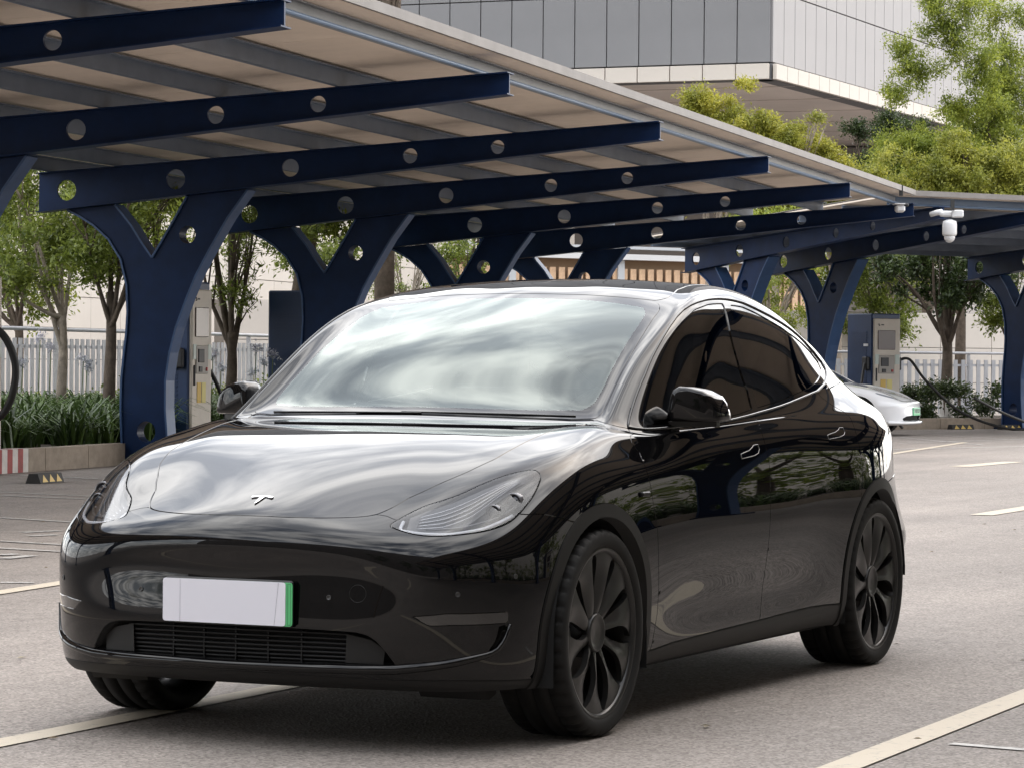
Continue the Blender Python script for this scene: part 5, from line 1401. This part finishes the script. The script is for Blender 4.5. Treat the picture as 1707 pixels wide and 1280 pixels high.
def make_wheel():
    """local frame: axle along y, outside face towards +y, centre at the origin"""
    w = empty('wheel')
    RUB = mat('tyre_rubber', (.010, .0098, .0095), .72, spec=.3, bump=(260, .25, .001))
    ALU = mat('wheel_satin_grey', (.022, .0215, .021), .30, metal=.25)
    # tyre with shoulder blocks and circumferential grooves
    prof = [(.286, .118), (.292, .124), (.305, .129), (.322, .130), (.337, .126), (.3455, .116), (.350, .104)]
    tread = []
    for y0, y1 in ((.104, .066), (.056, .006), (-.006, -.056), (-.066, -.104)):
        tread += [(.3500+.0015*(1-abs(y0)/.11), y0), (.3500+.0015*(1-abs(y1)/.11), y1)]
        if y1 > -.10: tread += [(.343, y1-.001), (.343, y1-.009)]
    prof += tread[1:] + [(.3455, -.116), (.337, -.126), (.322, -.130), (.305, -.129), (.292, -.124), (.286, -.118)]
    seg = 210; vs = []; fs = []
    for i, (r_, h) in enumerate(prof):
        for k in range(seg):
            a = 2*math.pi*k/seg
            cut = .009 if (k % 5 == 0 and r_ > .3445 and .066 <= abs(h) <= .117) else 0
            sl = .35*h if abs(h) > .05 else 0
            vs.append(((r_-cut)*math.cos(a+sl*.2), h, (r_-cut)*math.sin(a+sl*.2)))
    for i in range(len(prof)-1):
        for k in range(seg): fs.append((i*seg+k, i*seg+(k+1) % seg, (i+1)*seg+(k+1) % seg, (i+1)*seg+k))
    b = MB(); b.add(vs, fs, True); b.build('tyre', RUB, w)
    # rim: barrel and lip
    b = MB(); b.lathe([(.2885, .113), (.2895, .119), (.286, .1215), (.2785, .120), (.272, .114), (.268, .100), (.258, .05), (.252, -.06), (.28, -.11), (.286, -.115)], 96); b.build('rim', ALU, w)
    # ten turbine blades
    bm = MB(); nr, nw = 12, 5
    rr = np.linspace(.055, .276, nr)
    vs = []
    for side in (0, 1):
        for i, r_ in enumerate(rr):
            t = i/(nr-1)
            half = R(np.interp(t, [0, .2, .42, .68, .88, 1], [15, 10.3, 8.6, 10.0, 12.8, 17.6]))
            sw = R(np.interp(t, [0, .5, 1], [0, 2, 6]))
            for j in range(nw):
                s_ = -1+2*j/(nw-1)
                a = sw+half*s_
                y = np.interp(t, [0, .15, .5, .85, 1], [.094, .100, .108, .112, .110]) + .010*s_*math.sin(math.pi*min(1, t*1.1)) - .004*s_*s_
                if side: y -= .020
                vs.append((r_*math.cos(a), y, r_*math.sin(a)))
    def ix(sd, i, j): return sd*nr*nw+i*nw+j
    fs = []
    for i in range(nr-1):
        for j in range(nw-1):
            fs.append((ix(0, i, j), ix(0, i+1, j), ix(0, i+1, j+1), ix(0, i, j+1)))
            fs.append((ix(1, i, j), ix(1, i, j+1), ix(1, i+1, j+1), ix(1, i+1, j)))
        fs.append((ix(0, i, 0), ix(1, i, 0), ix(1, i+1, 0), ix(0, i+1, 0)))
        fs.append((ix(0, i, nw-1), ix(0, i+1, nw-1), ix(1, i+1, nw-1), ix(1, i, nw-1)))
    bm.add(vs, fs, True)
    me = bm.mesh('spoke', ALU)
    try: me.set_sharp_from_angle(angle=R(40))
    except Exception: pass
    for k in range(10):
        link('spoke', me, w, rot=(0, -2*math.pi*k/10, 0))
    MB().lathe([(.001, .094), (.035, .096), (.052, .098), (.058, .103), (.062, .103), (.066, .098), (.066, .07)], 48).build('centre_cap', ALU, w)
    DISC = mat('brake_disc', (.16, .155, .15), .4, metal=.8)
    MB().lathe([(.08, .02), (.175, .02), (.178, .015), (.178, -.01), (.08, -.01)], 64).build('brake_disc', DISC, w)
    MB().box((.145, .015, 0), (.08, .09, .16), bevel=.02).build('brake_caliper', mat('caliper', (.05, .05, .052), .4), w)
    MB().lathe([(.001, -.01), (.085, -.01), (.085, .05), (.06, .075), (.001, .075)], 32).build('hub', mat('hub_dark', (.03, .03, .03), .6), w)
    return w

car, shell = build_car()

# ================================================================== WHITE CAR BEHIND
def white_car():
    k = np.array(NET, float).copy()
    k[:, :, 2] = .02+k[:, :, 2]*.87
    k[:3, 5:9, 2] -= .03; k[:, :, 1] *= .985
    nose = W(7.32, 55.8); hd_ = WD(.93, -.37)
    rz = math.atan2(hd_[1], hd_[0])
    root = empty('parked_car', (nose[0]-hd_[0]*.88, nose[1]-hd_[1]*.88, 0), rz, 'white electric saloon with green number plate plugged in at the far charging station', 'car')
    sh = Shell(k.tolist(), 6, 5)
    WP = mat('white_paint', (.84, .84, .85), .12, coat=.8)
    sh.region('ws', [(-1.5, 11.22), (1.5, 11.23), (3.45, 11.11), (3.9, 10.7), (3.84, 10.0), (3.89, 9.41), (3.9, 8.9), (2.12, 8.93), (-1.5, 8.96)])
    sh.region('side', [(6.6, 8.99), (6.45, 10.28), (7.0, 10.76), (8.55, 10.77), (11, 10.57), (12.9, 10.2), (13.0, 9.7), (11.9, 9.2), (9.9, 9.05), (7.9, 8.91)])
    sh.region('roof', [(-1.5, 11.3), (3.4, 11.25), (5.5, 11.6), (12, 11.66), (15, 10.8), (16, 9.2), (19.5, 9.1), (19.5, 14), (-1.5, 14)])
    sh.region('lamp', [(2.3, 5.3), (2.9, 5.6), (3.9, 5.75), (4.4, 5.7), (4.3, 5.45), (3.5, 5.2), (2.7, 5.1)], smooth=True)
    sh.region('mouth', [(-1.5, 2.05), (2.3, 2.0), (2.9, 1.75), (2.6, 1.35), (-1.5, 1.3)])
    sh.region('hood', [(-1.5, 5.3), (1.9, 5.6), (2.6, 6.3), (3.5, 6.9), (4.0, 8.7), (-1.5, 8.86)])
    sh.region('arch', fn=lambda P, uv: np.minimum(*[np.where((P[:, 1] > .55) & (P[:, 2] < .85), np.where(P[:, 2] > .34, np.hypot(P[:, 0]-xc, P[:, 2]-.34), np.abs(P[:, 0]-xc))-.385, .5) for xc in (.005, -2.885)]))
    sh.start(); rest = sh.faces
    def take(nm, gap):
        nonlocal rest
        i, rest, g_ = sh.cut(rest, nm, gap); return i
    take('arch', 0)
    DG = mat('dark_car_glass', (.01, .012, .013), .04, coat=1.0)
    sh.piece(take('lamp', .006), 'headlamp', mat('far_lamp', (.25, .27, .30), .1, coat=1.0), root, 0, .02)
    sh.piece(take('mouth', .0), 'air_intake', VOID, root, -.06, -.06, mode='one')
    sh.piece(take('hood', .004), 'hood', WP, root, 0, .02, mode='one')
    sh.piece(take('ws', .004), 'windscreen', DG, root, 0, .01, mode='one')
    sh.piece(take('side', .004), 'side_window', DG, root, 0, .01)
    sh.piece(take('roof', .004), 'roof_glass', DG, root, 0, .01, mode='one')
    sh.piece(rest, 'body', WP, root, 0, .02, mode='one')
    us = np.linspace(-4.4, 4.4, 60); LP = surf_pt(sh.C, us, np.full(60, 1.05)); LP[:, 0] += .035
    MB().tube([tuple(q) for q in LP], .03, 8).build('front_lip', WP, root)
    pc = MB().box((.878, 0, .44), (.02, .46, .14), bevel=.004).build('number_plate', mat('plate_green_far', (.20, .62, .32), .4), root)
    MB().box((.8895, 0, .455), (.003, .44, .09)).build('plate_field', mat('plate_field_far', (.52, .74, .58), .4), pc)
    INK = mat('plate_ink', (.03, .08, .05), .5)
    x = -.20
    for i, w in enumerate((.05, .045, .03, .045, .02, .045, .045, .04)):
        b = MB()
        b.box((0, -w/2, 0), (.002, .010, .075)); b.box((0, w/2-.006, 0), (.002, .010, .075))
        b.box((0, 0, .032-.03*(i % 3)), (.0015, w, .010))
        b.build('plate_character', INK, pc, (.8918, x+w/2, .455)); x += w+.016
    first = [o for o in car.children if o.name.startswith('wheel') and o.type == 'EMPTY'][0]
    for xc, sg in ((0, 1), (-2.89, 1), (0, -1), (-2.89, -1)):
        wo = copy_tree(first, root); wo.location = (xc, sg*.80, .3505); wo.rotation_euler = (0, 0, 0 if sg > 0 else math.pi)
    b = MB(); b.prism([(.70, .2), (-3.6, .2), (-3.6, .5), (.70, .5)], [], -.55, .55); b.build('underbody', VOID, root)
    MB().tube(arc_pts([(-.2, .95, .80), (-.2, 1.25, .75), (-.1, 1.6, .45), (.1, 2.0, .1)], 6), .028, 8).build('charge_cable', CABM, root)
    return root
white_car()

# dry leaf bits lying about on the asphalt
V_, Q_ = [], []
for i in range(90):
    a_, b_ = random.uniform(-4, 4), random.uniform(8.5, 26)
    x, y, _z = W(a_, b_); an = random.random()*6.28; L_ = random.uniform(.012, .03); w_ = L_*.45
    k = len(V_)
    for u_, v_, z_ in ((-L_, 0, .002), (0, -w_, .006), (L_, 0, .003), (0, w_, .007)):
        V_.append((x+u_*math.cos(an)-v_*math.sin(an), y+u_*math.sin(an)+v_*math.cos(an), .003+z_))
    Q_.append((k, k+1, k+2, k+3))
tag(link('leaf_litter', np_mesh('leaf_litter', np.array(V_), np.array(Q_), leaf_mat('dry_leaf', (.10, .07, .04), (.42, .34, .22), .1))), 'scattered dry leaf bits on the asphalt around the car', 'leaf litter', kind='stuff')
